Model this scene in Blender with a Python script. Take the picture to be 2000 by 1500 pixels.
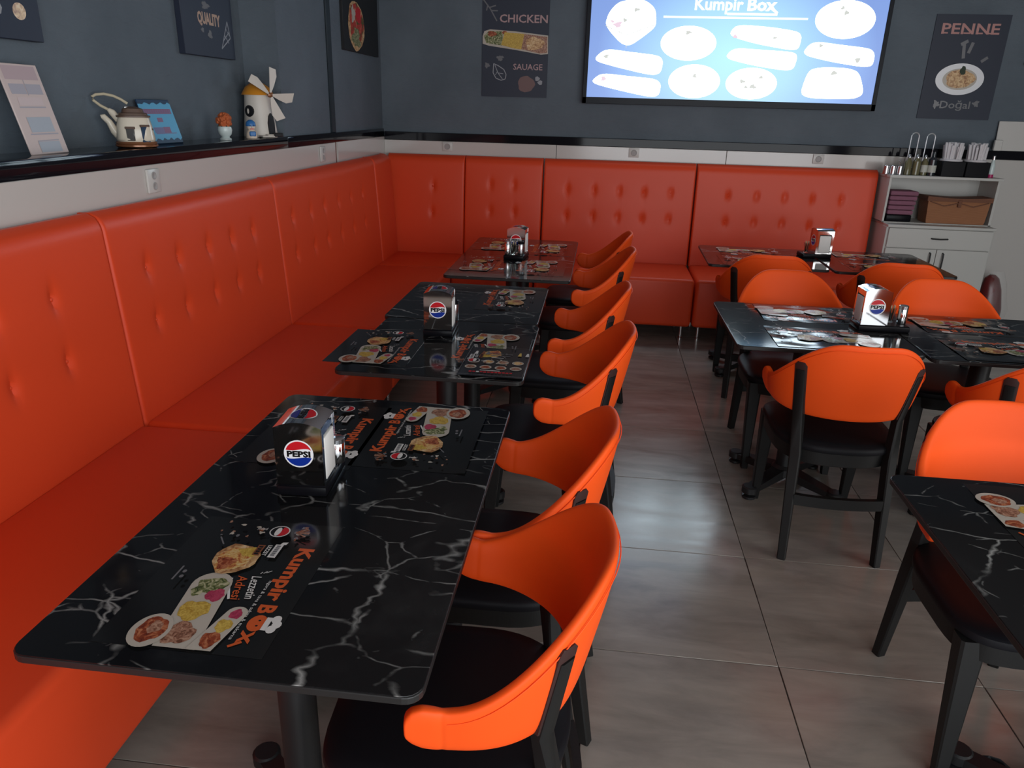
import bpy, bmesh, math, random
from math import sin, cos, pi, radians, sqrt, exp
from mathutils import Vector, Matrix
random.seed(7)
for o in list(bpy.data.objects):
    bpy.data.objects.remove(o)
SC = bpy.context.scene
COL = SC.collection

# ------------------------------------------------------------------ camera
cd = bpy.data.cameras.new('camera'); cam = bpy.data.objects.new('camera', cd); COL.objects.link(cam)
F, YAW, PIT, ROL = 1453.79, 0.1058996, 0.3563565, 0.0284416
cd.sensor_width = 36.0; cd.lens = F / 2000 * 36.0
fwd = Vector((-sin(YAW) * cos(PIT), cos(YAW) * cos(PIT), -sin(PIT)))
rt = Vector((cos(YAW), sin(YAW), 0)); up = rt.cross(fwd)
r2 = rt * cos(ROL) + up * sin(ROL); u2 = -rt * sin(ROL) + up * cos(ROL)
M = Matrix((r2, u2, -fwd)).transposed().to_4x4(); M.translation = Vector((-0.6452, -3.1317, 1.5937))
cam.matrix_world = M
cd.clip_start = 0.05
SC.camera = cam

# ------------------------------------------------------------------ world, light, exposure
SC.view_settings.view_transform = 'Standard'
SC.view_settings.look = 'None'
SC.view_settings.exposure = 0.0
SC.view_settings.gamma = 1.0
SC.view_settings.use_curve_mapping = False
w = bpy.data.worlds.new('sky'); SC.world = w; w.use_nodes = True
bgn = w.node_tree.nodes['Background']
bgn.inputs[0].default_value = (0.86, 0.93, 1.0, 1); bgn.inputs[1].default_value = 1.1
SC.cycles.max_bounces = 8
SC.cycles.diffuse_bounces = 4
SC.cycles.glossy_bounces = 4
SC.cycles.sample_clamp_indirect = 6.0
SC.cycles.caustics_reflective = False; SC.cycles.caustics_refractive = False
SC.cycles.use_denoising = True

def area(name, loc, rot, sx, sy, power, col):
    l = bpy.data.lights.new(name, 'AREA'); l.shape = 'RECTANGLE'; l.size = sx; l.size_y = sy
    l.energy = power; l.color = col
    o = bpy.data.objects.new(name, l); o.location = loc; o.rotation_euler = rot; COL.objects.link(o); return o
# daylight entering by the shop front behind the camera and by the open side on the right
FW = (-1.0, 3.3, 0.05, 2.75)       # front opening  x0 x1 z0 z1 (wall y=-5.2)
RW = (-4.7, -1.7, 0.05, 2.7)      # side opening   y0 y1 z0 z1 (wall x=3.6)
area('daylight_front', ((FW[0] + FW[1]) / 2, -5.16, (FW[2] + FW[3]) / 2), (radians(90), 0, 0), FW[1] - FW[0], FW[3] - FW[2], 142, (0.93, 0.97, 1.0))
area('daylight_side', (3.56, (RW[0] + RW[1]) / 2, (RW[2] + RW[3]) / 2), (radians(90), 0, radians(90)), RW[1] - RW[0], RW[3] - RW[2], 62, (1.0, 0.97, 0.93))

# ------------------------------------------------------------------ materials
MATS = {}
def srgb(r, g, b):
    f = lambda c: (c / 255 / 12.92) if c / 255 <= 0.04045 else ((c / 255 + 0.055) / 1.055) ** 2.4
    return (f(r), f(g), f(b), 1)
def mat(name, col, rough=0.5, metal=0.0, spec=0.5, **kw):
    m = bpy.data.materials.new(name); m.use_nodes = True
    b = m.node_tree.nodes['Principled BSDF']
    b.inputs['Base Color'].default_value = col if len(col) == 4 else (*col, 1)
    b.inputs['Roughness'].default_value = rough; b.inputs['Metallic'].default_value = metal
    b.inputs['Specular IOR Level'].default_value = spec
    for k, v in kw.items():
        b.inputs[k.replace('_', ' ')].default_value = v
    MATS[name] = m
    return m
def nd(m, t, **kw):
    n = m.node_tree.nodes.new(t)
    for k, v in kw.items(): setattr(n, k, v)
    return n
def lk(m, a, b): m.node_tree.links.new(a, b)
def bsdf(m): return m.node_tree.nodes['Principled BSDF']
def ramp(m, fac, stops):
    r = nd(m, 'ShaderNodeValToRGB'); e = r.color_ramp.elements
    while len(e) < len(stops): e.new(0.5)
    for x, (p, c) in zip(e, stops): x.position = p; x.color = c if len(c) == 4 else (*c, 1)
    lk(m, fac, r.inputs[0]); return r.outputs[0]
def coords(m, kind='Object', scale=(1, 1, 1), rand=False):
    tc = nd(m, 'ShaderNodeTexCoord'); mp = nd(m, 'ShaderNodeMapping'); mp.inputs['Scale'].default_value = scale
    lk(m, tc.outputs[kind], mp.inputs[0])
    if rand:
        oi = nd(m, 'ShaderNodeObjectInfo'); mu = nd(m, 'ShaderNodeVectorMath', operation='SCALE')
        mu.inputs[0].default_value = (37, 53, 19); lk(m, oi.outputs['Random'], mu.inputs['Scale']); lk(m, mu.outputs[0], mp.inputs['Location'])
    return mp.outputs[0]
def noise(m, vec, scale, detail=4, rough=0.55, dist=0.0):
    n = nd(m, 'ShaderNodeTexNoise'); n.inputs['Scale'].default_value = scale; n.inputs['Detail'].default_value = detail
    n.inputs['Roughness'].default_value = rough; n.inputs['Distortion'].default_value = dist
    lk(m, vec, n.inputs['Vector']); return n
def bump(m, h, strength, dist=0.01):
    b = nd(m, 'ShaderNodeBump'); b.inputs['Strength'].default_value = strength; b.inputs['Distance'].default_value = dist
    lk(m, h, b.inputs['Height']); lk(m, b.outputs[0], bsdf(m).inputs['Normal'])
def math_(m, op, a, b=None):
    n = nd(m, 'ShaderNodeMath', operation=op)
    for i, x in enumerate((a, b)):
        if x is None: continue
        if isinstance(x, (int, float)): n.inputs[i].default_value = x
        else: lk(m, x, n.inputs[i])
    return n.outputs[0]

# leathers
def leather(name, col, rough, grain=900, st=0.12):
    m = mat(name, col, rough)
    v = coords(m); n = noise(m, v, grain, 2); bump(m, n.outputs[0], st, 0.001)
    return m
M_CH = leather('chair_orange_leather', (0.93, 0.096, 0.010), 0.55); bsdf(M_CH).inputs['Specular IOR Level'].default_value = 0.22
M_BE = leather('bench_orange_leather', (0.72, 0.064, 0.017), 0.42); bsdf(M_BE).inputs['Specular IOR Level'].default_value = 0.32
M_SEAT = leather('black_seat_vinyl', (0.007, 0.007, 0.009), 0.5); bsdf(M_SEAT).inputs['Specular IOR Level'].default_value = 0.14
M_WOOD = mat('black_stained_wood', (0.009, 0.009, 0.009), 0.5, spec=0.3)
v = coords(M_WOOD, scale=(60, 60, 4)); n = noise(M_WOOD, v, 3, 4); bump(M_WOOD, n.outputs[0], 0.15, 0.002)
M_BLK = mat('black_powder_coat', (0.010, 0.010, 0.011), 0.45)
M_SLOTSHADE = mat('slot_shade_paint', (0.03, 0.006, 0.004), 0.7)  # dark colour stands in for the shade around the leg tops
M_PLAS = mat('black_plastic', (0.006, 0.006, 0.008), 0.3, spec=0.10)
M_CHR = mat('chrome', (0.82, 0.82, 0.83), 0.07, 1.0)
M_NAP = mat('white_napkin', (0.80, 0.78, 0.75), 0.9)
M_WHT = mat('white_lacquer', (0.56, 0.53, 0.50), 0.14)
M_CAB = mat('white_cabinet_board', (0.50, 0.49, 0.46), 0.4)
M_SOCK = mat('socket_white_plastic', (0.60, 0.58, 0.55), 0.3)
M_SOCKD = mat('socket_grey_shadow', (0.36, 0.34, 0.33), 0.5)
M_GRAN = mat('black_granite', (0.008, 0.008, 0.011), 0.06, spec=0.15)
M_BEZ = mat('tv_bezel_black', (0.008, 0.010, 0.016), 0.35, spec=0.15)
M_DARKSTRIP = mat('dark_slate_strip', srgb(28, 40, 48), 0.6)
M_BROWNGAP = mat('red_brown_gap', srgb(105, 45, 30), 0.6)
M_GROUT = mat('grout', (0.006, 0.006, 0.007), 0.9)
M_CEIL = mat('ceiling_paint', srgb(176, 174, 170), 0.9)
M_GLASS = mat('clear_glass', (0.9, 0.95, 0.93), 0.04); bsdf(M_GLASS).inputs['Transmission Weight'].default_value = 1.0; bsdf(M_GLASS).inputs['IOR'].default_value = 1.4
M_OIL = mat('olive_oil', (0.15, 0.135, 0.07), 0.15)
M_DKG = mat('dark_bottle_glass', (0.02, 0.025, 0.03), 0.08)
# blue plaster
M_BLUE = mat('slate_blue_plaster', srgb(90, 100, 110), 0.75)
v = coords(M_BLUE); n = noise(M_BLUE, v, 2.2, 5)
lk(M_BLUE, ramp(M_BLUE, n.outputs[0], [(0.3, srgb(84, 94, 103)), (0.7, srgb(97, 107, 116))]), bsdf(M_BLUE).inputs['Base Color'])
v2 = coords(M_BLUE, scale=(1, 1, 3)); n2 = noise(M_BLUE, v2, 9, 6, 0.6, 0.6); bump(M_BLUE, n2.outputs[0], 0.55, 0.012)
# floor tile
M_TILE = mat('grey_brown_porcelain_tile', (0.1, 0.1, 0.1), 0.3, spec=0.6)
v = coords(M_TILE, scale=(0.9, 3.2, 1), rand=True); n = noise(M_TILE, v, 3.2, 8, 0.6, 0.5); nb = noise(M_TILE, v, 1.3, 3)
mx = nd(M_TILE, 'ShaderNodeMix', data_type='RGBA'); mx.inputs[0].default_value = 0.45
lk(M_TILE, ramp(M_TILE, n.outputs[0], [(0.3, srgb(110, 103, 96)), (0.5, srgb(142, 135, 126)), (0.72, srgb(168, 160, 148))]), mx.inputs[6])
lk(M_TILE, ramp(M_TILE, nb.outputs[0], [(0.35, srgb(130, 122, 112)), (0.65, srgb(150, 144, 138))]), mx.inputs[7])
lk(M_TILE, mx.outputs[2], bsdf(M_TILE).inputs['Base Color'])
lk(M_TILE, ramp(M_TILE, n.outputs[0], [(0.3, (0.17,) * 3), (0.7, (0.27,) * 3)]), bsdf(M_TILE).inputs['Roughness'])
# marble table top
def marble(name, vein):
    m = mat(name, (0.01, 0.01, 0.011), 0.09, spec=0.3)
    tc = nd(m, 'ShaderNodeTexCoord'); oi = nd(m, 'ShaderNodeObjectInfo')
    mu = nd(m, 'ShaderNodeVectorMath', operation='SCALE'); mu.inputs[0].default_value = (37, 53, 0); lk(m, oi.outputs['Random'], mu.inputs['Scale'])
    ad = nd(m, 'ShaderNodeVectorMath', operation='ADD'); lk(m, tc.outputs['Object'], ad.inputs[0]); lk(m, mu.outputs[0], ad.inputs[1])
    v = ad.outputs[0]
    def warp(vec, sc_, amt):
        n = noise(m, vec, sc_, 4, 0.6); x = nd(m, 'ShaderNodeMix', data_type='VECTOR'); x.inputs[0].default_value = amt
        lk(m, vec, x.inputs[4]); lk(m, n.outputs['Color'], x.inputs[5]); return x.outputs[1]
    def veins(rot, scl, sc_, wd, mlo, mhi, amt, wa):
        mp = nd(m, 'ShaderNodeMapping'); mp.inputs['Rotation'].default_value = (0, 0, radians(rot)); mp.inputs['Scale'].default_value = scl; lk(m, v, mp.inputs[0])
        wv = warp(warp(mp.outputs[0], 2.2, wa), 17, 0.014)
        vo = nd(m, 'ShaderNodeTexVoronoi', feature='DISTANCE_TO_EDGE'); vo.inputs['Scale'].default_value = sc_; lk(m, wv, vo.inputs['Vector'])
        line = ramp(m, vo.outputs['Distance'], [(0.0, (1, 1, 1)), (wd * .35, (.6, .6, .6)), (wd, (0, 0, 0))])
        mk = noise(m, mp.outputs[0], sc_ * 1.1, 4, 0.6); mkr = ramp(m, mk.outputs[0], [(mlo, (0, 0, 0)), (mhi, (amt, amt, amt))])
        return math_(m, 'MULTIPLY', line, mkr)
    l1 = veins(32, (1, 2.0, 1), 2.9, .014, .465, .60, 1.0, .17)
    l2 = veins(-52, (1, 2.2, 1), 3.4, .013, .49, .61, .9, .18)
    l3 = veins(12, (1, 1.5, 1), 8.0, .020, .53, .63, .65, .12)
    fl = noise(m, v, 34, 5, 0.7, 1.5); flr = ramp(m, fl.outputs[0], [(0.68, (0, 0, 0)), (0.76, (0.55, 0.55, 0.55))])
    cl = noise(m, v, 3.2, 5, 0.65, 0.4); clr = ramp(m, cl.outputs[0], [(0.54, (0, 0, 0)), (0.68, (1, 1, 1))])
    fk = math_(m, 'MULTIPLY', flr, clr); hz = math_(m, 'MULTIPLY', clr, 0.035)
    tot = math_(m, 'MAXIMUM', math_(m, 'MAXIMUM', l1, l2), math_(m, 'MAXIMUM', math_(m, 'MAXIMUM', l3, fk), hz))
    lk(m, ramp(m, tot, [(0.0, (0.007, 0.007, 0.008)), (1.0, vein)]), bsdf(m).inputs['Base Color'])
    return m
M_MARB = marble('black_marble_laminate', (0.33, 0.33, 0.32))
M_EDGE = mat('laminate_edge', (0.018, 0.018, 0.018), 0.4, spec=0.35)
# print inks
M_MAT = mat('placemat_black_gloss', (0.010, 0.010, 0.010), 0.13)
M_MENU = mat('menu_card_black', (0.02, 0.022, 0.027), 0.2)
def ink(name, col, rough=0.25): return mat(name, col, rough)
I_OR = ink('ink_orange', (0.62, 0.10, 0.022)); I_WH = ink('ink_white', (0.70, 0.68, 0.66)); I_RED = ink('ink_red', (0.55, 0.012, 0.02))
I_BLUE = ink('ink_blue', (0.006, 0.03, 0.28)); I_BLK = ink('ink_black', (0.006, 0.006, 0.007)); I_BRN = ink('ink_brown', (0.22, 0.07, 0.03))
I_PL = ink('print_plate_white', (0.50, 0.45, 0.385)); I_GR = ink('ink_grey', (0.16, 0.16, 0.17)); I_PINK = ink('ink_dusty_pink', srgb(178, 146, 146), 0.6); I_TAUPE = ink('ink_taupe', srgb(116, 90, 88), 0.6)
I_TAN = ink('ink_tan', srgb(186, 156, 136), 0.6); I_SALM = ink('ink_salmon', srgb(188, 138, 132), 0.6); I_POST = mat('poster_navy', srgb(34, 41, 58), 0.55); I_POSTD = mat('poster_black', srgb(22, 22, 24), 0.5)
I_CHALK = ink('ink_chalk', srgb(150, 152, 158), 0.6); I_LOGW = ink('logo_white', (0.85, 0.86, 0.88), 0.25)
def food(name, stops, scale):
    m = mat(name, stops[0][1], 0.3)
    v = coords(m); n = noise(m, v, scale, 3, 0.6, 1.0)
    lk(m, ramp(m, n.outputs[0], stops), bsdf(m).inputs['Base Color']); return m
FD_RED = food('print_sauced_meat', [(0.35, (0.13, 0.02, 0.008)), (0.5, (0.30, 0.06, 0.02)), (0.65, (0.52, 0.20, 0.09))], 90)
FD_YEL = food('print_yellow_rice', [(0.35, (0.42, 0.25, 0.03)), (0.65, (0.68, 0.48, 0.10))], 140)
FD_GRN = food('print_salad', [(0.38, (0.04, 0.06, 0.015)), (0.5, (0.16, 0.18, 0.06)), (0.62, (0.50, 0.47, 0.30))], 90)
FD_PINK = food('print_beet', [(0.35, (0.30, 0.02, 0.06)), (0.65, (0.50, 0.06, 0.12))], 120)
FD_BRN = food('print_grilled_chicken', [(0.35, (0.14, 0.05, 0.025)), (0.5, (0.34, 0.16, 0.10)), (0.65, (0.50, 0.30, 0.20))], 110)
FD_MIX = food('print_stuffed_potato', [(0.32, (0.28, 0.03, 0.012)), (0.45, (0.55, 0.22, 0.06)), (0.55, (0.66, 0.42, 0.14)), (0.7, (0.72, 0.58, 0.36))], 70)
FD_PAN = food('print_pasta', [(0.35, (0.30, 0.12, 0.04)), (0.55, (0.66, 0.42, 0.20)), (0.7, (0.75, 0.58, 0.36))], 45)
FD_PIZ = food('print_tomato_herb', [(0.38, (0.05, 0.09, 0.02)), (0.48, (0.45, 0.03, 0.02)), (0.58, (0.52, 0.05, 0.03)), (0.68, (0.66, 0.40, 0.25))], 18)
def emis(name, col, st):
    m = mat(name, (0, 0, 0), 0.3); b = bsdf(m); b.inputs['Emission Color'].default_value = (*col, 1); b.inputs['Emission Strength'].default_value = st; return m
E_WH = emis('screen_white', (0.74, 0.90, 1.0), 8.0)
E_TX = emis('screen_text', (0.82, 0.98, 1.0), 2.5)
E_GRY = emis('screen_grey', (0.62, 0.64, 0.60), 1.0)
E_PK = emis('screen_pink', (0.78, 0.60, 0.70), 1.1)
M_SCR = mat('screen_backlit_blue', (0, 0, 0), 0.25)
tc = nd(M_SCR, 'ShaderNodeTexCoord'); mp = nd(M_SCR, 'ShaderNodeMapping'); mp.inputs['Location'].default_value = (-1.06, 0, -0.42); mp.inputs['Scale'].default_value = (1.0, 1, 1.35)
lk(M_SCR, tc.outputs['Object'], mp.inputs[0])
ln = nd(M_SCR, 'ShaderNodeVectorMath', operation='LENGTH'); lk(M_SCR, mp.outputs[0], ln.inputs[0])
lk(M_SCR, ramp(M_SCR, ln.outputs['Value'], [(0.0, srgb(184, 244, 255)), (0.45, srgb(172, 222, 255)), (0.8, srgb(146, 186, 246)), (1.0, srgb(128, 160, 226))]), bsdf(M_SCR).inputs['Emission Color'])
bsdf(M_SCR).inputs['Emission Strength'].default_value = 1.0
# misc
M_CERW = mat('cream_glazed_ceramic', srgb(214, 204, 186), 0.2)
M_CERB = mat('copper_glaze', srgb(140, 92, 62), 0.25, 0.3)
M_ROOFB = mat('brown_painted_roof', srgb(92, 72, 60), 0.5)
M_CANE = mat('pale_cane', srgb(190, 178, 152), 0.6)
M_MIRR = mat('silver_print', srgb(150, 150, 150), 0.15, 0.8)
M_PINKP = mat('pale_pink_print', srgb(206, 188, 184), 0.5); M_MAUVE2 = mat('mauve_block_print', srgb(186, 164, 168), 0.5); M_LPINK = mat('light_pink_print', srgb(208, 190, 190), 0.5); M_LBLUE = mat('pale_blue_print', srgb(172, 178, 188), 0.5); M_LGREY = mat('pale_mauve_print', srgb(170, 166, 176), 0.5)
M_CYAN = mat('sky_blue_print', srgb(92, 168, 206), 0.4); M_NAVY = mat('deep_navy_print', srgb(34, 58, 84), 0.4); M_MAUV = mat('mauve_print', srgb(140, 104, 134), 0.5); M_MAUVL = mat('mauve_light_print', srgb(122, 122, 160), 0.5)
M_ROOFO = mat('orange_glaze', srgb(214, 140, 40), 0.3); M_MILL = mat('windmill_white', srgb(214, 206, 196), 0.45); M_INKB = mat('black_paint', (0.01, 0.01, 0.012), 0.4)
M_FLW = mat('rust_orange_petals', srgb(184, 92, 48), 0.8); M_POT = mat('mint_white_ceramic', srgb(204, 216, 214), 0.25); M_LEAF = mat('dark_leaf', srgb(50, 62, 46), 0.7)
M_FBLUE = mat('figurine_blue', srgb(48, 112, 176), 0.4); M_SKIN = mat('figurine_cream', srgb(226, 206, 186), 0.5)
M_BURG = mat('burgundy_weave', srgb(142, 92, 112), 0.7); M_BASK = mat('tan_basket_weave', srgb(158, 106, 72), 0.65); M_BASKD = mat('dark_brown_weave', srgb(122, 80, 60), 0.7)
for mm in (M_BASK, M_BASKD, M_BURG):
    v = coords(mm, scale=(1, 1, 1)); n = nd(mm, 'ShaderNodeTexWave'); n.inputs['Scale'].default_value = 60; n.inputs['Distortion'].default_value = 2; n.bands_direction = 'Z'
    lk(mm, v, n.inputs['Vector']); bump(mm, n.outputs['Fac'], 0.5, 0.004)
M_STRAW = mat('white_paper_straws', srgb(214, 210, 212), 0.6); M_MAG = mat('magenta_plastic', srgb(176, 30, 96), 0.4)
M_LABEL = mat('pale_paper_label', srgb(190, 190, 180), 0.6)
M_STEEL = mat('brushed_steel', (0.55, 0.55, 0.57), 0.25, 1.0)
M_WIRE = mat('bright_wire', (0.80, 0.82, 0.84), 0.35, 0.8)
M_BAGR = mat('dark_red_paper', srgb(96, 32, 32), 0.3)
M_FILM = mat('clear_wrap_film', (0.9, 0.9, 0.9), 0.1); bsdf(M_FILM).inputs['Alpha'].default_value = 0.08
M_TOOTH = mat('toothpick_wood', srgb(198, 178, 146), 0.7)
M_CONC = mat('grey_outer_wall', srgb(110, 108, 104), 0.8)

# ------------------------------------------------------------------ builders
class B:
    """collects shapes into one bmesh -> one mesh object"""
    def __init__(s): s.bm = bmesh.new(); s.mats = []
    def mi(s, m):
        if m not in s.mats: s.mats.append(m)
        return s.mats.index(m)
    def box(s, x0, x1, y0, y1, z0, z1, m, bev=0.0, seg=2, rot=None):
        t = bmesh.new(); bmesh.ops.create_cube(t, size=1.0)
        for q in t.verts: q.co = Vector(((x0 + x1) / 2 + q.co.x * (x1 - x0), (y0 + y1) / 2 + q.co.y * (y1 - y0), (z0 + z1) / 2 + q.co.z * (z1 - z0)))
        if bev > 0: bmesh.ops.bevel(t, geom=list(t.edges), offset=bev, segments=seg, profile=0.5, affect='EDGES')
        if rot is not None: bmesh.ops.transform(t, matrix=rot, verts=t.verts)
        s.merge(t, m)
    def merge(s, t, m, smooth=True):
        i = s.mi(m); mp = {}
        for q in t.verts: mp[q] = s.bm.verts.new(q.co)
        for f in t.faces:
            try: nf = s.bm.faces.new([mp[q] for q in f.verts])
            except ValueError: continue
            nf.material_index = i; nf.smooth = smooth
        t.free()
    def face(s, pts, m, smooth=False):
        f = s.bm.faces.new([s.bm.verts.new(p) for p in pts]); f.material_index = s.mi(m); f.smooth = smooth; return f
    def grid(s, rows, m, closed=False, smooth=True):
        vs = [[s.bm.verts.new(p) for p in r] for r in rows]; i = s.mi(m); n = len(rows[0])
        for a in range(len(rows) - 1):
            for b in range(n if closed else n - 1):
                f = s.bm.faces.new([vs[a][b], vs[a][(b + 1) % n], vs[a + 1][(b + 1) % n], vs[a + 1][b]]); f.material_index = i; f.smooth = smooth
        return vs
    def loft(s, rings, m, caps=True, smooth=True):
        vs = s.grid(rings, m, True, smooth)
        if caps:
            for r, rev in ((vs[0], True), (vs[-1], False)):
                f = s.bm.faces.new(list(reversed(r)) if rev else r); f.material_index = s.mi(m); f.smooth = False
        return vs
    def lathe(s, prof, c, m, n=24, caps=True, axis=None):
        rings = []
        for r, z in prof:
            ring = [Vector((max(r, 1e-5) * cos(2 * pi * k / n), max(r, 1e-5) * sin(2 * pi * k / n), z)) for k in range(n)]
            if axis is not None: ring = [axis @ p for p in ring]
            rings.append([p + Vector(c) for p in ring])
        s.loft(rings, m, caps)
    def tube(s, pts, r, m, n=8, closed=False):
        pts = [Vector(p) for p in pts]; rings = []
        for k, p in enumerate(pts):
            a = pts[k - 1] if k else (pts[-1] if closed else p); b = pts[(k + 1) % len(pts)] if (k < len(pts) - 1 or closed) else p
            t = (b - a).normalized(); ref = Vector((0, 0, 1)) if abs(t.z) < 0.9 else Vector((1, 0, 0))
            u = t.cross(ref).normalized(); w_ = t.cross(u)
            rr = r[k] if isinstance(r, (list, tuple)) else r
            rings.append([p + (u * cos(2 * pi * q / n) + w_ * sin(2 * pi * q / n)) * rr for q in range(n)])
        if closed: rings.append(rings[0])
        s.loft(rings, m, not closed)
    def prism(s, poly, z0, z1, m, bev=0.0):
        t = bmesh.new(); f = t.faces.new([t.verts.new((x, y, z0)) for x, y in poly])
        r = bmesh.ops.extrude_face_region(t, geom=[f]); vs = [g for g in r['geom'] if isinstance(g, bmesh.types.BMVert)]
        for q in vs: q.co.z = z1
        bmesh.ops.recalc_face_normals(t, faces=t.faces)
        if bev > 0:
            ed = [e for e in t.edges if abs(e.verts[0].co.z - e.verts[1].co.z) < 1e-6]
            bmesh.ops.bevel(t, geom=ed, offset=bev, segments=2, profile=0.5, affect='EDGES')
        s.merge(t, m, False)
    def sphere(s, c, r, m, seg=12, sc=(1, 1, 1)):
        t = bmesh.new(); bmesh.ops.create_uvsphere(t, u_segments=seg, v_segments=max(6, seg // 2), radius=r)
        for q in t.verts: q.co = Vector((q.co.x * sc[0] + c[0], q.co.y * sc[1] + c[1], q.co.z * sc[2] + c[2]))
        s.merge(t, m)
    def build(s, name, parent=None, autosmooth=True, fix=True):
        if fix: bmesh.ops.recalc_face_normals(s.bm, faces=s.bm.faces)
        me = bpy.data.meshes.new(name); s.bm.to_mesh(me); s.bm.free()
        for m in s.mats: me.materials.append(m)
        o = bpy.data.objects.new(name, me); COL.objects.link(o)
        if autosmooth:
            try: me.set_sharp_from_angle(angle=radians(38))
            except Exception: pass
        if parent is not None: o.parent = parent
        return o

def tag(o, label=None, cat=None, group=None, kind=None):
    if label: o['label'] = label
    if cat: o['category'] = cat
    if group: o['group'] = group
    if kind: o['kind'] = kind
    return o
def thing(name, label, cat, loc=(0, 0, 0), rz=0.0, group=None):
    o = bpy.data.objects.new(name, None); COL.objects.link(o); o.empty_display_size = 0.05
    o.location = loc; o.rotation_euler = (0, 0, rz); tag(o, label, cat, group); return o
def kids(o): return [c for c in COL.objects if c.parent == o]
def dup(root, loc, rz, label, group=None):
    def cp(o, par):
        c = o.copy(); COL.objects.link(c)
        if par is not None: c.parent = par
        for k in kids(o): cp(k, c)
        return c
    r = cp(root, None); r.location = loc; r.rotation_euler = (0, 0, rz); r['label'] = label
    if group: r['group'] = group
    return r

# ------------------------------------------------------------------ flat print
_txt = {}
def text_mesh(st, bold=0.0, res=2):
    key = (st, bold, res)
    if key in _txt: return _txt[key]
    cu = bpy.data.curves.new('t', 'FONT'); cu.body = st; cu.offset = bold; cu.resolution_u = res; cu.align_x = 'LEFT'
    o = bpy.data.objects.new('t', cu); COL.objects.link(o)
    me = bpy.data.meshes.new_from_object(o.evaluated_get(bpy.context.evaluated_depsgraph_get()))
    vs = [tuple(q.co[:2]) for q in me.vertices]; fs = [tuple(p.vertices) for p in me.polygons]
    bpy.data.objects.remove(o); bpy.data.curves.remove(cu); bpy.data.meshes.remove(me)
    x0 = min(a for a, _ in vs); x1 = max(a for a, _ in vs)
    _txt[key] = (vs, fs, x0, x1); return _txt[key]
class Art:
    """flat print; local x right, y up, layers lifted by a hair"""
    def __init__(s, dz=0.00012, z0=0.0): s.items = []; s.z = z0; s.dz = dz
    def up_(s): s.z += s.dz; return s.z
    def poly(s, pts, m): s.items.append(([(x, y) for x, y in pts], [tuple(range(len(pts)))], m, s.up_()))
    def ell(s, cx, cy, rx, ry, m, rot=0.0, n=28, a0=0, a1=2 * pi):
        full = abs(a1 - a0 - 2 * pi) < 1e-6
        P = []
        for k in range(n if full else n + 1):
            t = a0 + (a1 - a0) * k / n; x, y = rx * cos(t), ry * sin(t)
            P.append((cx + x * cos(rot) - y * sin(rot), cy + x * sin(rot) + y * cos(rot)))
        s.poly(P, m)
    def stadium(s, ax, ay, bx, by, r, m, clip=None, r1=None):
        r1 = r1 or r
        t = math.atan2(by - ay, bx - ax); P = []
        for k in range(11): q = t + pi / 2 + pi * k / 10; P.append((ax + r * cos(q), ay + r * sin(q)))
        for k in range(11): q = t - pi / 2 + pi * k / 10; P.append((bx + r1 * cos(q), by + r1 * sin(q)))
        if clip: P = [(min(x, clip), y) for x, y in P]
        s.poly(P, m)
    def rect(s, x0, y0, x1, y1, m): s.poly([(x0, y0), (x1, y0), (x1, y1), (x0, y1)], m)
    def blob(s, cx, cy, rx, ry, m, seed=0, n=22, amp=0.18, rot=0.0, clip=None):
        rd = random.Random(seed); P = []
        ph = [rd.uniform(0, 6.28) for _ in range(3)]
        for k in range(n):
            t = 2 * pi * k / n; f = 1 + amp * (0.5 * sin(3 * t + ph[0]) + 0.35 * sin(5 * t + ph[1]) + 0.3 * sin(8 * t + ph[2]))
            x, y = rx * f * cos(t), ry * f * sin(t); X = cx + x * cos(rot) - y * sin(rot)
            if clip: X = min(X, clip)
            P.append((X, cy + x * sin(rot) + y * cos(rot)))
        s.poly(P, m)
    def line(s, pts, wd, m):
        z = s.up_(); V = []; Fc = []
        for (ax, ay), (bx, by) in zip(pts[:-1], pts[1:]):
            d = math.hypot(bx - ax, by - ay) or 1; nx, ny = -(by - ay) / d * wd / 2, (bx - ax) / d * wd / 2; k = len(V)
            V += [(ax + nx, ay + ny), (ax - nx, ay - ny), (bx - nx, by - ny), (bx + nx, by + ny)]; Fc.append((k, k + 1, k + 2, k + 3))
        s.items.append((V, Fc, m, z))
    def text(s, st, x, y, h, m, width=None, bold=0.0, slant=0.0, rot=0.0, res=2):
        """h = cap height; (x,y) = left end of the baseline"""
        vs, fs, x0, x1 = text_mesh(st, bold, res); ky = h / 0.73; kx = ky if width is None else width / (x1 - x0)
        P = []
        for a, b in vs:
            X = (a - x0) * kx + b * ky * slant; Y = b * ky
            P.append((x + X * cos(rot) - Y * sin(rot), y + X * sin(rot) + Y * cos(rot)))
        s.items.append((P, fs, m, s.up_()))
    def build(s, name, fn=None, parent=None, base=None):
        b = base or B()
        for pts, fs, m, z in s.items:
            i = b.mi(m); vs = [b.bm.verts.new(fn(x, y, z) if fn else (x, y, z)) for x, y in pts]
            for f in fs:
                try: nf = b.bm.faces.new([vs[k] for k in f])
                except ValueError: continue
                nf.material_index = i; nf.smooth = False
        if base is not None: return None
        return b.build(name, parent, autosmooth=False, fix=False)
def wall_back(x0, z0, y): return lambda x, yy, z: (x0 + x, y - z, z0 + yy)            # faces -Y
def wall_left(y0, z0, x_): return lambda x, yy, z: (x_ + z, y0 + x, z0 + yy)          # faces +X

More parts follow.
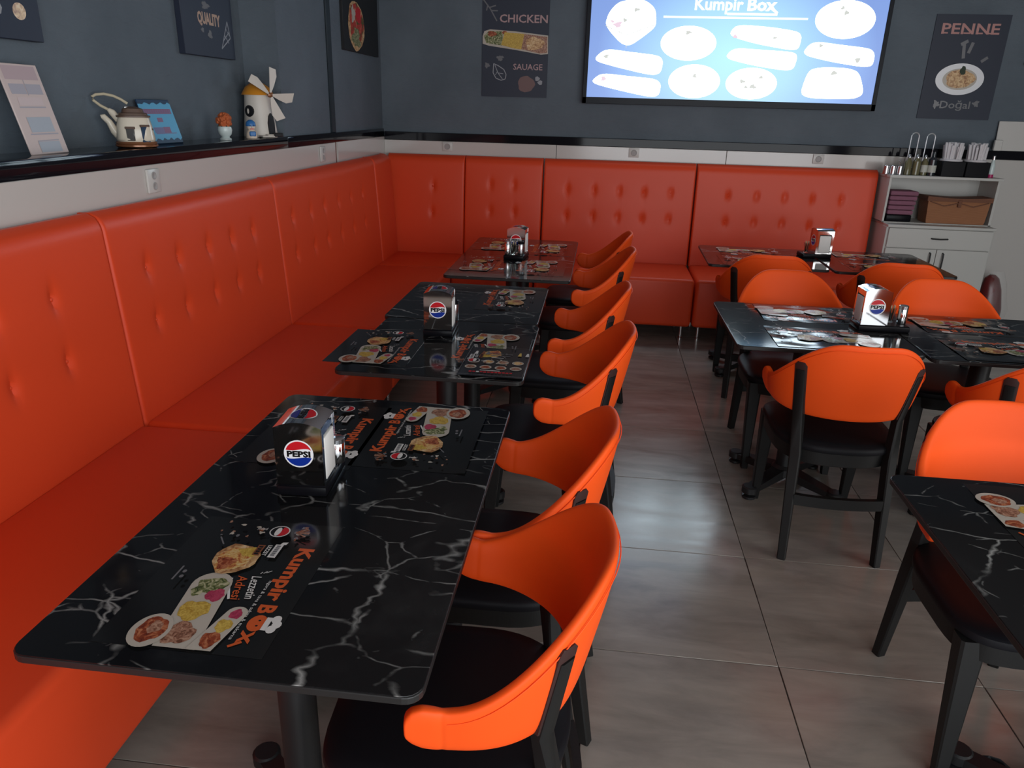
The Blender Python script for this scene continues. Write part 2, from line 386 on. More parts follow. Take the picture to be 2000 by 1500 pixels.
def cola_logo(a, cx, cy, r, word=True):
    a.ell(cx, cy, r, r, I_LOGW); q = r * 0.90
    def seg(sign, m):
        P = []; t0 = 0.30
        for k in range(15):
            t = t0 + (pi - 2 * t0) * k / 14; P.append((cx + q * cos(t), cy + sign * q * sin(t)))
        xs = [P[-1][0] + (P[0][0] - P[-1][0]) * k / 10 for k in range(1, 10)]
        for x in xs:
            f = (x - cx) / q; P.append((x, cy + sign * q * 0.34 + q * 0.07 * sin(pi * f * 0.9)))
        a.poly(P if sign > 0 else P[::-1], m)
    seg(1, I_RED); seg(-1, I_BLUE)
    if word: a.text('PEPSI', cx - r * 0.80, cy - r * 0.21, r * 0.42, I_BLK, width=r * 1.6, bold=0.05)

# ================================================================== SETTING
XL, YB, XC, XM = -2.385, 3.02, -2.40, -2.60   # white panel, back wall, column face, main left wall
YF, XR, ZC = -5.2, 3.6, 3.2
ZL0, ZL1 = 1.345, 1.405

# floor of 60 cm tiles: slab with every tile a piece of its own
fb = B(); fb.box(-2.72, XR + 0.1, YF - 0.1, 3.12, -0.10, -0.009, M_GROUT); floor = tag(fb.build('floor'), kind='structure')
tb = B(); tb.box(-0.2986, 0.2986, -0.2986, 0.2986, -0.009, 0.0, M_TILE, 0.0012, 1); t0 = tb.build('tile', floor)
first = True
for i in range(-5, 7):
    for j in range(-9, 6):
        x0, x1, y0, y1 = i * .6, i * .6 + .6, j * .6, j * .6 + .6
        cx, cy = i * .6 + .3, j * .6 + .3
        if x1 < -2.45 or x0 > XR or y1 < YF or y0 > YB: continue
        sx = sy = 1.0
        ox, oy = cx, cy
        a0, a1, b0, b1 = max(x0, -2.6), min(x1, XR), max(y0, YF), min(y1, YB)
        if a1 - a0 < 0.03 or b1 - b0 < 0.03: continue
        sx, ox = (a1 - a0) / .6, (a0 + a1) / 2; sy, oy = (b1 - b0) / .6, (b0 + b1) / 2
        o = t0 if first else t0.copy()
        if not first: COL.objects.link(o); o.parent = floor
        first = False
        o.location = (ox, oy, 0); o.scale = (sx, sy, 1)

b = B(); b.box(-2.75, XR + 0.15, YF - 0.15, 3.17, ZC, ZC + .1, M_CEIL); tag(b.build('ceiling'), kind='structure')
b = B(); b.box(-2.75, XR + 0.15, YB, 3.17, 0, ZC, M_BLUE); tag(b.build('wall_back'), kind='structure')
# left wall: main plane, then a pilaster standing 20 cm proud up to the corner
b = B(); b.box(-2.75, XM, YF, YB, 0, ZC, M_BLUE); b.box(XM, XC, 1.05, YB, ZL1 - .02, ZC, M_BLUE)
tag(b.build('wall_left'), kind='structure')
b = B()   # right wall with side opening
y0, y1, z0, z1 = RW
b.box(XR, XR + .15, YF, y0, 0, ZC, M_CONC); b.box(XR, XR + .15, y1, YB, 0, ZC, M_CONC); b.box(XR, XR + .15, y0, y1, z1, ZC, M_CONC); b.box(XR, XR + .15, y0, y1, 0, z0, M_CONC)
tag(b.build('wall_right'), kind='structure')
b = B()   # shop front behind the camera
x0, x1, z0, z1 = FW
b.box(-2.75, x0, YF - .15, YF, 0, ZC, M_CONC); b.box(x1, XR + .15, YF - .15, YF, 0, ZC, M_CONC); b.box(x0, x1, YF - .15, YF, z1, ZC, M_CONC); b.box(x0, x1, YF - .15, YF, 0, z0, M_CONC)
tag(b.build('wall_front'), kind='structure')
# vertical cable strip on the pilaster
b = B(); b.box(XC, XC + .012, 1.80, 1.875, ZL1, ZC, M_DARKSTRIP, .004, 1); tag(b.build('trim_1'), kind='structure')
# white wainscot left (panels) and back
b = B()
for a0, a1 in ((YF, -2.2), (-2.196, 1.834), (1.882, YB - .004)):
    b.box(XM + .002, XL, a0, a1, 0.0, ZL0, M_WHT, .002, 1)
tag(b.build('trim_2'), kind='structure')
b = B(); b.box(XM + .002, XL - .012, 1.834, 1.882, 0.0, ZL0, M_BROWNGAP); tag(b.build('trim_3'), kind='structure')
b = B()
for a0, a1 in ((XL, -1.0), (-.997, .31), (.313, 1.62), (1.623, 2.93), (2.933, XR)):
    b.box(a0, a1, YB - .022, YB - .0005, 0.0, 1.322, M_WHT, .002, 1)
tag(b.build('trim_4'), kind='structure')
# granite ledge on the left, granite band on the back
b = B(); b.box(XM + .001, XL + .004, YF, 1.05, ZL0, ZL1, M_GRAN, .004, 2); b.box(XM + .001, XL + .004, 1.05, YB - .03, ZL0, ZL1, M_GRAN, .004, 2)
tag(b.build('trim_5'), kind='structure')
b = B(); b.box(XL + .006, XR, YB - .028, YB - .0005, 1.3225, 1.384, M_GRAN, .003, 1); tag(b.build('trim_6'), kind='structure')

# ================================================================== BENCHES
def panel(bld, o, u, n, W, z0, z1, dbot, dtop, buttons, m, r=0.012, step=0.014):
    """tufted back cushion. o = floor point at the wall where it starts, u = along, n = out of the wall"""
    o, u, n = Vector(o), Vector(u), Vector(n)
    ss_ = [0, .003, .007, .012, .018]; nin = max(8, int((W - .036) / step)); SS = ss_ + [.018 + (W - .036) * k / nin for k in range(1, nin)] + [W - q for q in ss_[::-1]]; nu = len(SS) - 1; nv = int((z1 - z0) / step); rows = []
    for j in range(nv + 1):
        z = z0 + (z1 - z0) * j / nv; row = []
        for i in range(nu + 1):
            s = SS[i]
            d = dbot + (dtop - dbot) * (z - z0) / (z1 - z0)
            e = min(s, W - s); f = 1.0
            if e < r: f *= 0.91 + 0.09 * sqrt(max(0, 1 - (1 - e / r) ** 2))
            t = z1 - z; rt_ = 0.06; zz = z
            if t < rt_: f *= 0.45 + 0.55 * sqrt(max(0, 1 - (1 - t / rt_) ** 2))
            d *= f
            bulge = 0.010 * sin(pi * s / W) ** 0.5 * sin(pi * min(1, max(0, (z - z0) / (z1 - z0)))) ** 0.7 if 0 < s < W else 0
            d += bulge
            for (bs, bz) in buttons:
                ds, dz = s - bs, z - bz
                if abs(ds) < .14 and abs(dz) < .14:
                    q2 = ds * ds + dz * dz
                    d -= 0.011 * exp(-(ds / .016) ** 2 - (dz / .032) ** 2) + 0.0022 * exp(-q2 / .060 ** 2)
                if abs(ds) < .04 and abs(dz) < .13: d -= 0.0032 * exp(-(ds / .009) ** 2) * exp(-(dz / .06) ** 2)
            row.append(o + u * s + n * d + Vector((0, 0, zz)))
        rows.append(row)
    bld.grid(rows, m)
    top = rows[-1]; bld.grid([top, [o + u * SS[i] + n * .002 + Vector((0, 0, z1 - .004)) for i in range(nu + 1)]], m)
    for i, s in ((0, 0), (nu, W)):
        bld.grid([[r_[i] for r_ in rows], [o + u * s + n * .002 + Vector((0, 0, z0 + (z1 - z0) * j / nv)) for j in range(nv + 1)]], m)
_btn = None
def button(par, p, n):
    global _btn
    if _btn is None:
        bb = B(); bb.sphere((0, 0, 0), .008, M_BE, 10, (1, 1, 1)); _btn = bb.build('button')
        o = _btn
    else:
        o = _btn.copy(); COL.objects.link(o)
    o.parent = par; o.location = p; return o
_foot = None
def foot(par, p):
    global _foot
    if _foot is None:
        bb = B(); bb.lathe([(.018, 0), (.018, .012), (.012, .016), (.012, .105)], (0, 0, 0), M_CHR, 14); _foot = bb.build('bench_foot'); o = _foot
    else: o = _foot.copy(); COL.objects.link(o)
    o.parent = par; o.location = p
ZB0, ZB1 = 0.445, 1.222
def depth_at(z): return .128 + (.082 - .128) * (z - ZB0) / (ZB1 - ZB0)
def seat(par, x0, x1, y0, y1, feet):
    bb = B(); bb.box(x0, x1, y0, y1, .105, .46, M_BE, .028, 4); bb.build('seat', par)
    for f in feet: foot(par, f)
GB = 'orange bench modules along the walls'
def bench_left(y0, y1, sy0, sy1, btn, label):
    t = thing('bench_module', label, 'bench', (XL, (y0 + y1) / 2, 0), 0, GB); cy = (y0 + y1) / 2
    bb = B(); panel(bb, (.003, y1 - .003 - cy, 0), (0, -1, 0), (1, 0, 0), y1 - y0 - .006, ZB0, ZB1, .128, .082, [(y1 - .003 - a, z) for a, z in btn], M_BE)
    bb.build('backrest', t)
    for a, z in btn: button(t, (.003 + depth_at(z) - .011, a - cy, z), None)
    seat(t, .115, .685, sy0 + .002 - cy, sy1 - .002 - cy, [(.63, sy0 + .06 - cy, 0), (.63, sy1 - .06 - cy, 0), (.17, sy0 + .06 - cy, 0), (.17, sy1 - .06 - cy, 0)])
    return t
YBB = YB - .024
def bench_back(x0, x1, btn, label):
    t = thing('bench_module', label, 'bench', ((x0 + x1) / 2, YBB, 0), 0, GB); cx = (x0 + x1) / 2
    bb = B(); panel(bb, (x0 + .003 - cx, -.003, 0), (1, 0, 0), (0, -1, 0), x1 - x0 - .006, ZB0, ZB1, .150, .095, [(a - x0 - .003, z) for a, z in btn], M_BE)
    bb.build('backrest', t)
    for a, z in btn: button(t, (a - cx, -.003 - (.150 + (.095 - .150) * (z - ZB0) / (ZB1 - ZB0)) + .012, z), None)
    seat(t, x0 + .003 - cx, x1 - .003 - cx, -.735, -.14, [(x0 + .06 - cx, -.66, 0), (x1 - .06 - cx, -.66, 0), (x0 + .06 - cx, -.2, 0), (x1 - .06 - cx, -.2, 0)])
    return t
ZA, ZD = 1.0, .80
def two_rows(L): return [(a, ZA) for a in L] + [(a, ZD) for a in L]
bench_left(-2.66, -.772, -2.66, -.772, two_rows((-2.28, -2.04, -1.80, -1.56, -1.315, -1.075)), 'orange bench module nearest the camera along the left wall, cut by the photo edge')
bench_left(-3.9, -2.665, -3.9, -2.665, two_rows((-3.6, -3.36, -3.12, -2.9)), 'orange bench module at the left wall beside the camera, just outside the view')
bench_left(-.770, .618, -.770, .618, two_rows((-.57, -.355, -.12, .095, .315)), 'second orange bench module along the left wall, five pairs of buttons')
bench_left(.620, 2.40, .620, 2.27, two_rows((.81, 1.07, 1.295, 1.545, 1.795, 2.055)), 'third orange bench module along the left wall, six pairs of buttons')
# corner unit
t = thing('bench_module', 'orange corner bench module with plain left side and one pair of buttons', 'bench', (XL, YBB, 0), 0, GB)
bb = B(); panel(bb, (.003, -.16, 0), (0, -1, 0), (1, 0, 0), YBB - .16 - 2.405, ZB0, ZB1, .132, .086, [], M_BE)
panel(bb, (.05, -.003, 0), (1, 0, 0), (0, -1, 0), -1.712 - XL - .05, ZB0, ZB1, .150, .095, [(.375, .985), (.365, .785)], M_BE)
bb.build('backrest', t)
for dx, z in ((.425, .985), (.415, .785)): button(t, (dx, -.14 + .02, z), None)
seat(t, .115, .672, -.72, -.14, [(.63, -.66, 0), (.17, -.2, 0)])
bench_back(-1.710, -1.088, [(-1.50, 1.015), (-1.315, 1.015), (-1.50, .81), (-1.305, .81)], 'narrow orange bench module of the back wall with two pairs of buttons')
bench_back(-1.083, .087, two_rows((-.893, -.685, -.49, -.297, -.095)), 'orange bench module of the back wall with five creased button columns')
bench_back(.092, 1.426, two_rows((.34, .555, .765, .972, 1.185)), 'orange bench module at the right end of the back wall beside the white cabinet')

# ================================================================== TABLES
def rrect(hx, hy, r=.03, n=5):
    P = []
    for cx, cy, a in ((hx - r, hy - r, 0), (-hx + r, hy - r, pi / 2), (-hx + r, -hy + r, pi), (hx - r, -hy + r, 1.5 * pi)):
        for k in range(n + 1): q = a + pi / 2 * k / n; P.append((cx + r * cos(q), cy + r * sin(q)))
    return P
def table(label, x0, x1, y0, y1, feet, rz=0.0, frame=True):
    hx, hy = (x1 - x0) / 2, (y1 - y0) / 2
    t = thing('cafe_table', label, 'table', ((x0 + x1) / 2, (y0 + y1) / 2, 0), rz, 'black marble cafe tables')
    b = B(); b.prism(rrect(hx, hy), .734, .748, M_EDGE, .002); b.prism(rrect(hx - .0015, hy - .0015), .7475, .750, M_MARB, .0008)
    b.build('tabletop', t, autosmooth=False)
    for fx, fy in feet:
        b = B(); b.box(fx - .20, fx + .20, fy - .025, fy + .025, .716, .734, M_BLK, .003, 1); b.box(fx - .025, fx + .025, fy - .20, fy + .20, .712, .7335, M_BLK, .003, 1)
        b.build('top_bracket', t)
        b = B(); b.lathe([(.039, .075), (.039, .716)], (fx, fy, 0), M_BLK, 24); b.build('column', t)
        b = B(); b.lathe([(.055, .045), (.055, .08), (.041, .095)], (fx, fy, 0), M_BLK, 24)
        for k in range(4):
            a = pi / 4 + k * pi / 2; R = Matrix.Translation((fx, fy, 0)) @ Matrix.Rotation(a, 4, 'Z')
            ring = [[R @ Vector((d, s * wd, z)) for s, z in ((-1, zb), (1, zb), (1, zt), (-1, zt))] for d, wd, zb, zt in ((.03, .03, .04, .085), (.14, .028, .034, .068), (.255, .024, .028, .052))]
            b.loft(ring, M_BLK, True, False)
        base = b.build('pedestal_base', t)
        for k in range(4):
            a = pi / 4 + k * pi / 2; p = (fx + .255 * cos(a), fy + .255 * sin(a), 0)
            b = B(); b.lathe([(.026, 0), (.030, .004), (.030, .014), (.012, .018), (.012, .03), (.034, .03), (.034, .055), (.028, .06)], p, M_BLK, 16); b.build('levelling_foot', base)
    return t
table('long black marble table nearest the camera in front of the left bench', -1.545, -.863, -2.262, -1.088, [(0, -.28), (0, .30)])
table('near half of the two joined marble tables, with a menu card on it', -1.495, -.852, -.858, -.172, [(0, 0)])
table('far half of the two joined marble tables along the left bench', -1.517, -.862, -.165, .520, [(0, 0)])
table('long marble table in the corner at the end of the left bench', -1.439, -.762, .693, 1.954, [(0, -.30), (0, .34)])
table('left half of the middle right table pair, with pale sheen on its mats', -.070, .632, -.290, .432, [(0, 0)])
table('right half of the middle right table pair, running out of the photo', .640, 1.34, -.325, .375, [(0, 0)])
table('left half of the table pair before the red back bench', .040, .735, 1.365, 2.045, [(0, 0)], radians(-1.2))
table('right half of the table pair before the red back bench, near the white cabinet', .750, 1.43, 1.33, 2.06, [(0, 0)], radians(0))
table('marble table at the lower right corner of the photo', .125, 1.32, -2.05, -1.345, [(-.16, 0), (.30, 0)])

# ================================================================== CHAIRS
def shell_path():
    P = []; n = 60
    for k in range(n + 1):
        th = (k / n) * pi / 2
        P.append(Vector((.246 * sin(th) ** .97, -.005 - .215 * cos(th) ** .96)))
    for k in range(1, 9): P.append(Vector((.246 + .010 * k / 8, -.005 + .080 * k / 8)))
    L = [0.0]
    for a, b_ in zip(P[:-1], P[1:]): L.append(L[-1] + (b_ - a).length)
    return P, L
PP, LL = shell_path(); LT = LL[-1]
def at_l(l):
    s = -1 if l < 0 else 1; a = min(abs(l), LT - 1e-6)
    for k in range(len(LL) - 1):
        if LL[k + 1] >= a: break
    f = (a - LL[k]) / (LL[k + 1] - LL[k]); p = PP[k].lerp(PP[k + 1], f); d = (PP[k + 1] - PP[k]).normalized()
    nrm = Vector((d.y, -d.x))
    return Vector((s * p.x, p.y)), Vector((s * nrm.x, nrm.y))
def sst(a, b_, x): t = min(1, max(0, (x - a) / (b_ - a))); return t * t * (3 - 2 * t)
def ztop(l): l = abs(l); return .866 - .196 * sst(.07, .375, l) + .020 * sst(.37, .44, l)
def zbot(l): l = abs(l); return .565 + .012 * sst(.2, .42, l)
def shell_pt(l, z, off):
    p, n_ = at_l(l); fl = (z - .62) * (.21 - .08 * sst(.30, .45, abs(l))) + off
    return Vector((p.x + n_.x * fl, p.y + n_.y * fl, z))
def wood_leg(pts, wn, wt, m=M_WOOD):
    """pts: (centre, normal2d, half thickness along normal, half width)"""
    rings = []
    for c, n_, hn, ht in pts:
        n3 = Vector((n_.x, n_.y, 0)).normalized(); t3 = Vector((-n3.y, n3.x, 0)); c = Vector(c); k = .22
        rings.append([c + n3 * (a * hn) + t3 * (d * ht) for a, d in ((1, -1 + k), (1, 1 - k), (1 - k, 1), (-1 + k, 1), (-1, 1 - k), (-1, -1 + k), (-1 + k, -1), (1 - k, -1))])
    return rings
def make_chair(label):
    t = thing('dining_chair', label, 'chair', (0, 0, 0), 0, 'orange barrel-backed dining chairs')
    # back shell
    ls = sorted(set([round(x, 4) for x in [k * .0215 for k in range(int(LT / .0215) + 1)] + [.373, .380, .387, LT - .03, LT - .018, LT - .009, LT - .003]]))
    ls = [-x for x in ls[::-1] if x > 0] + ls
    W = [0, .05, .16, .33, .5, .67, .84, .95, 1]; out, inn = [], []
    for l in ls:
        zb, zt = zbot(l), ztop(l); e = LT - abs(l); r = .062
        if e < r:
            zc = (zb + zt) / 2; h = (zt - zb) / 2 * sqrt(max(0.03, 1 - (1 - e / r) ** 2)); zb, zt = zc - h, zc + h
        ro, ri = [], []
        for w_ in W:
            th = .015 * (1 - abs(2 * w_ - 1) ** 6 * .55)
            if abs(abs(l) - .380) < .001: th -= .0022
            z = zb + (zt - zb) * w_
            ro.append(shell_pt(l, z, th)); ri.append(shell_pt(l, z, -th))
        out.append(ro); inn.append(ri)
    b = B(); rings = [o_ + i_[::-1] for o_, i_ in zip(out, inn)]; b.loft(rings, M_CH)
    sh = b.build('backrest', t, autosmooth=False); ss = sh.modifiers.new('s', 'SUBSURF'); ss.levels = 1; ss.render_levels = 2
    # stitched seam under the rim, outside
    b = B(); b.tube([shell_pt(l, ztop(l) - .020, .0144) for l in [-.37 + .74 * k / 44 for k in range(45)]], .0012, M_CH, 6); b.build('rim_seam', sh)
    # rear legs; a raised dark inlay paints the shade of their slots
    for s in (-1, 1):
        lg = s * .190
        _, n_ = at_l(lg)
        top = shell_pt(lg, .745, .010); mid = shell_pt(lg, .56, .006); kn = Vector((s * .168, -.178, .42)); ft = Vector((s * .172, -.245, 0))
        n2 = Vector((n_.x * .5, n_.y))
        b = B(); b.loft(wood_leg([(ft, n2, .015, .015), ((ft * .25 + kn * .75), n2, .020, .019), (kn, n2, .020, .020), (mid + Vector((n_.x, n_.y, 0)) * .003, n_, .014, .019), (top, n_, .011, .017)], 0, 0), M_WOOD)
        b.build('leg', t)
        b = B(); c0, c1 = shell_pt(lg, .572, .0035), shell_pt(lg, .762, .0030); c2 = shell_pt(lg, .774, .0015)
        b.loft(wood_leg([(c0 + Vector((n_.x, n_.y, 0)) * .006, n_, .008, .023), (c1 + Vector((n_.x, n_.y, 0)) * .006, n_, .008, .023), (c2 + Vector((n_.x, n_.y, 0)) * .006, n_, .008, .013)], 0, 0), M_SLOTSHADE); b.build('slot_shade_inlay', sh)
    for s in (-1, 1):
        a, f = Vector((s * .186, .205, .428)), Vector((s * .186, .235, 0)); n2 = Vector((0, 1))
        b = B(); b.loft(wood_leg([(f, n2, .0150, .0150), (a, n2, .026, .031)], 0, 0), M_WOOD); b.build('leg', t)
    # seat pad
    def outline(k, z):
        P = []
        for q in range(48):
            a = 2 * pi * q / 48; c_, s_ = cos(a), sin(a)
            ex = 2.0 / (5.0 if s_ > 0 else 2.6)
            x = .228 * math.copysign(abs(c_) ** ex, c_); y = (.245 if s_ > 0 else .225) * math.copysign(abs(s_) ** ex, s_) + .012
            if s_ > 0: x *= 1.0; y += .008 * (1 - (x / .228) ** 2)
            P.append(Vector((x * k, (y - .012) * k + .012, z)))
        return P
    b = B(); b.loft([outline(.96, .430), outline(.992, .433), outline(1.0, .442), outline(.992, .453), outline(.96, .460), outline(.8, .464), outline(.4, .465)], M_SEAT); b.build('seat', t)
    b = B(); b.loft([outline(.93, .376), outline(.955, .380), outline(.965, .4295)], M_WOOD); b.build('seat_frame', t)
    # curved stretcher between the rear legs
    b = B(); rr = []
    for k in range(9):
        x = -.160 + .320 * k / 8; y = -.218 - .018 * (1 - (x / .160) ** 2); z = .245
        rr.append([Vector((x, y + a, z + d)) for a, d in ((-.010, -.021), (.010, -.021), (.010, .021), (-.010, .021))])
    b.loft(rr, M_WOOD, True, False); b.build('stretcher', t)
    return t
GL = 'orange barrel-backed dining chairs'
c0 = make_chair('orange chair nearest the camera, its arm below the front table corner')
RX = radians(90)   # faces -X
c0.location = (-.845, -1.942, 0); c0.rotation_euler = (0, 0, RX + radians(2))
for x, y, a, lab in (
    (-.832, -1.400, 90, 'orange chair on the aisle at the far end of the long front marble table'),
    (-.757, -.535, 92, 'orange chair on the aisle beside the table with the menu card'),
    (-.750, .165, 90, 'orange chair on the aisle beside the far half of the joined left tables'),
    (-.692, 1.10, 91, 'orange chair on the aisle at the near end of the corner table'),
    (-.690, 1.69, 90, 'orange chair farthest up the left aisle, at the far end of the corner table'),
    (.313, -.335, 0, 'orange chair seen fully from behind at the middle right table, black legs on the floor'),
    (.985, -.36, 4, 'orange chair cut by the right edge of the photo behind the middle right table'),
    (.318, .43, 180, 'orange chair on the far side of the middle right table, left of its napkin dispenser'),
    (1.02, .385, 180, 'orange chair on the far side of the middle right table, behind its napkin dispenser'),
    (.362, 1.37, -3, 'orange chair with its back to the camera at the left of the back table'),
    (1.05, 1.30, -6, 'orange chair with its back to the camera at the right of the back table'),
    (.502, -1.335, 180, 'bright orange chair facing the camera behind the lower right marble table')):
    dup(c0, (x, y, 0), radians(a), lab, GL)

# ================================================================== PLACEMATS
MW, MH = .405, .295
def kumpir_art():
    a = Art()
    W = MW
    a.text('Kumpir', .090, .236, .031, I_OR, width=.170, bold=.036); a.text('B', .272, .236, .031, I_OR, width=.024, bold=.036)
    a.ell(.322, .250, .0215, .0165, I_OR, n=18)
    for dx in (-.007, .007): a.ell(.322 + dx, .252, .0022, .0025, I_BLK, n=8)
    a.rect(.305, .262, .339, .272, I_WH)
    for dx, dy in ((-.013, .280), (0, .285), (.013, .280)): a.ell(.322 + dx, dy, .0105, .0085, I_WH, n=12)
    a.text('x', .343, .236, .034, I_OR, width=.034, bold=.02); a.line([(.372, .246), (.386, .228)], .006, I_OR)
    a.text('ızgara & tava & salata & makarna', .205, .2215, .0068, I_WH, width=.165)
    a.text('Lezzetin', .196, .184, .019, I_WH, width=.068, slant=.2, rot=.22, bold=.008); a.text('Adresi', .198, .158, .019, I_OR, width=.072, slant=.2, rot=.24, bold=.006)
    a.line([(.207, .149), (.235, .157), (.268, .172)], .0045, I_WH)
    for q in range(3): a.line([(.187 - q * .002, .196 + q * .005), (.181 - q * .003, .198 + q * .008)], .0016, I_WH)
    # big oval tray, cut by the paper edge
    a.stadium(.232, .122, .42, .144, .037, I_PL, clip=W - .002); a.blob(.235, .126, .024, .028, FD_GRN, 1); a.blob(.262, .144, .018, .017, FD_PINK, 2); a.blob(.255, .107, .014, .012, FD_GRN, 3)
    a.blob(.308, .128, .027, .027, FD_YEL, 4); a.blob(.368, .134, .028, .027, FD_BRN, 5, clip=W - .004)
    a.stadium(.306, .206, .42, .186, .019, I_PL, clip=W - .002, r1=.022); a.blob(.308, .206, .013, .011, FD_PINK, 6); a.blob(.340, .199, .017, .014, FD_YEL, 7); a.blob(.377, .193, .020, .016, FD_RED, 8, clip=W - .004)
    a.ell(.368, .084, .043, .034, I_PL, clip_(W) if False else 0.0); a.blob(.366, .085, .032, .025, FD_RED, 9, amp=.12); a.blob(.360, .088, .016, .012, FD_BRN, 10)
    # stuffed potato
    a.blob(.148, .128, .050, .044, FD_PAN, 11, amp=.1, rot=.2); a.blob(.152, .124, .037, .033, FD_MIX, 12, amp=.2); a.blob(.165, .116, .020, .017, FD_RED, 13, amp=.3); a.blob(.123, .145, .016, .020, FD_YEL, 14, amp=.3)
    # ribbon
    a.rect(.090, .186, .136, .202, I_WH); a.poly([(.082, .197), (.09, .194), (.09, .206), (.08, .208)], I_WH); [a.rect(.094 + q * .0065, .190, .0985 + q * .0065, .198, I_GR) for q in range(6)]
    a.text('LEZZET', .097, .1735, .0085, I_WH, width=.036, bold=.02); a.rect(.098, .154, .134, .168, I_BRN); [a.rect(.102 + q * .008, .157, .1075 + q * .008, .165, I_BLK) for q in range(4)]
    # drink strip
    rd = random.Random(3)
    for k in range(26): x = rd.uniform(.026, .078); y = rd.choice([rd.uniform(.05, .150), rd.uniform(.205, .236)]); a.blob(x, y, rd.uniform(.002, .006), rd.uniform(.002, .007), rd.choice([I_BRN, I_PL, FD_BRN, I_GR]), k, n=8, amp=.5)
    for k in range(9): q = rd.uniform(.6, 2.5); a.line([(.05, .212), (.05 + .024 * cos(q), .212 + .028 * sin(q))], .0030, rd.choice([I_TAN, I_BRN, FD_BRN]))
    a.ell(.052, .178, .021, .021, I_WH, n=22); a.ell(.052, .178, .0185, .0185, I_BLK, n=22); a.ell(.052, .180, .0165, .0165, I_RED, n=16, a0=-.1, a1=pi - .1); a.ell(.0535, .175, .016, .006, I_WH, n=14)
    a.text('pepsi', .046, .150, .009, I_WH, width=.020, rot=-pi / 2)
    # small contact marks
    a.rect(.196, .048, .240, .0515, I_GR); a.ell(.212, .060, .005, .004, I_GR, n=10); a.ell(.228, .062, .005, .004, I_GR, n=10); a.line([(.09, .07), (.115, .088)], .003, I_GR)
    return a
def clip_(x): return 0.0
def mat_object(name, art, w_, h_, m, fn=None, nx=10, ny=8):
    b = B(); f = fn or (lambda x, y, z: (x, y, z))
    rows = [[Vector(f(w_ * i / nx, h_ * j / ny, .0006)) for i in range(nx + 1)] for j in range(ny + 1)]
    b.grid(rows, m)
    edge = [rows[0][i] for i in range(nx + 1)] + [rows[j][nx] for j in range(1, ny + 1)] + [rows[ny][i] for i in range(nx - 1, -1, -1)] + [rows[j][0] for j in range(ny - 1, 0, -1)]
    b.grid([edge, [p - Vector((0, 0, .0005)) for p in edge]], m, closed=True)
    art.z = 0; art.build(name, (lambda x, y, z: f(x, y, z + .0007)), base=b)
    return b.build(name, None, autosmooth=False, fix=False)
ka = kumpir_art()
ZT = .7502
pm0 = mat_object('placemat', ka, MW, MH, M_MAT)
pmc = mat_object('placemat', ka, MW, MH, M_MAT, fn=lambda x, y, z: (x, y, z + .009 * max(0, (.05 - y) / .05) ** 1.6 * (0.35 + .65 * sin(pi * x / MW))))
def waves(x, y, z): return (x, y, z + .0011 * (1 + sin(x * 42 + y * 17)) * sin(pi * min(1, y / MH)) ** .5 + .0006 * (1 + sin(y * 60 + 1)))
pmw = mat_object('placemat', ka, MW, MH, M_MAT, fn=waves, nx=40, ny=28)
GM = 'printed black placemats'
def place(base, x, y, rz, lab, z=ZT, used=set()):
    o = base if base.name not in used else base.copy()
    if base.name in used: COL.objects.link(o)
    used.add(base.name); o.location = (x, y, z); o.rotation_euler = (0, 0, radians(rz)); tag(o, lab, 'placemat', GM); return o
# bench side: reads towards -Y with its top towards +X (rotation -90); chair side: rotation +90
place(pm0, -1.430, -.613, -90, 'placemat with food photos nearest the camera on the long front table').location.y = -1.810 + .0
bpy.data.objects[pm0.name].location = (-1.43, -1.81 , ZT)
place(pm0, -1.505, -1.148, -90, 'placemat half hidden behind the napkin dispenser of the long front table')
place(pmc, -.925, -1.530, 90, 'placemat with a curled edge on the aisle side of the long front table')
place(pm0, -1.560, -.372, -90, 'placemat poking over the bench edge of the table with the menu card')
place(pm0, -.863, -.745, 90, 'placemat partly covered by the menu card', ZT)
place(pm0, -.868, .030, 90, 'placemat on the aisle side of the far half of the joined left tables')
place(pm0, -1.432, 1.245, -90, 'bench side placemat at the near end of the corner table')
place(pm0, -.805, .800, 90, 'aisle side placemat at the near end of the corner table')
place(pm0, -1.410, 1.890, -90, 'bench side placemat at the far end of the corner table')
place(pm0, -.778, 1.385, 90, 'aisle side placemat at the far end of the corner table')
place(pmw, .085, -.270, 0, 'near placemat of the middle right table, left of the napkin dispenser')
place(pmw, .515, .415, 180, 'far placemat of the middle right table, left of the napkin dispenser')
place(pmw, .765, -.305, 0, 'near placemat of the middle right table, right of the napkin dispenser')
place(pmw, 1.175, .360, 180, 'far placemat of the middle right table, right of the napkin dispenser')
place(pm0, .12, 1.39, 0, 'near placemat at the left of the back table')
place(pm0, .56, 2.02, 180, 'far placemat at the left of the back table')
place(pm0, .86, 1.38, 0, 'near placemat at the right of the back table')
place(pm0, 1.29, 2.03, 180, 'far placemat at the right of the back table')
place(pm0, .700, -1.372, 180, 'placemat on the lower right table, its plates at the photo edge')
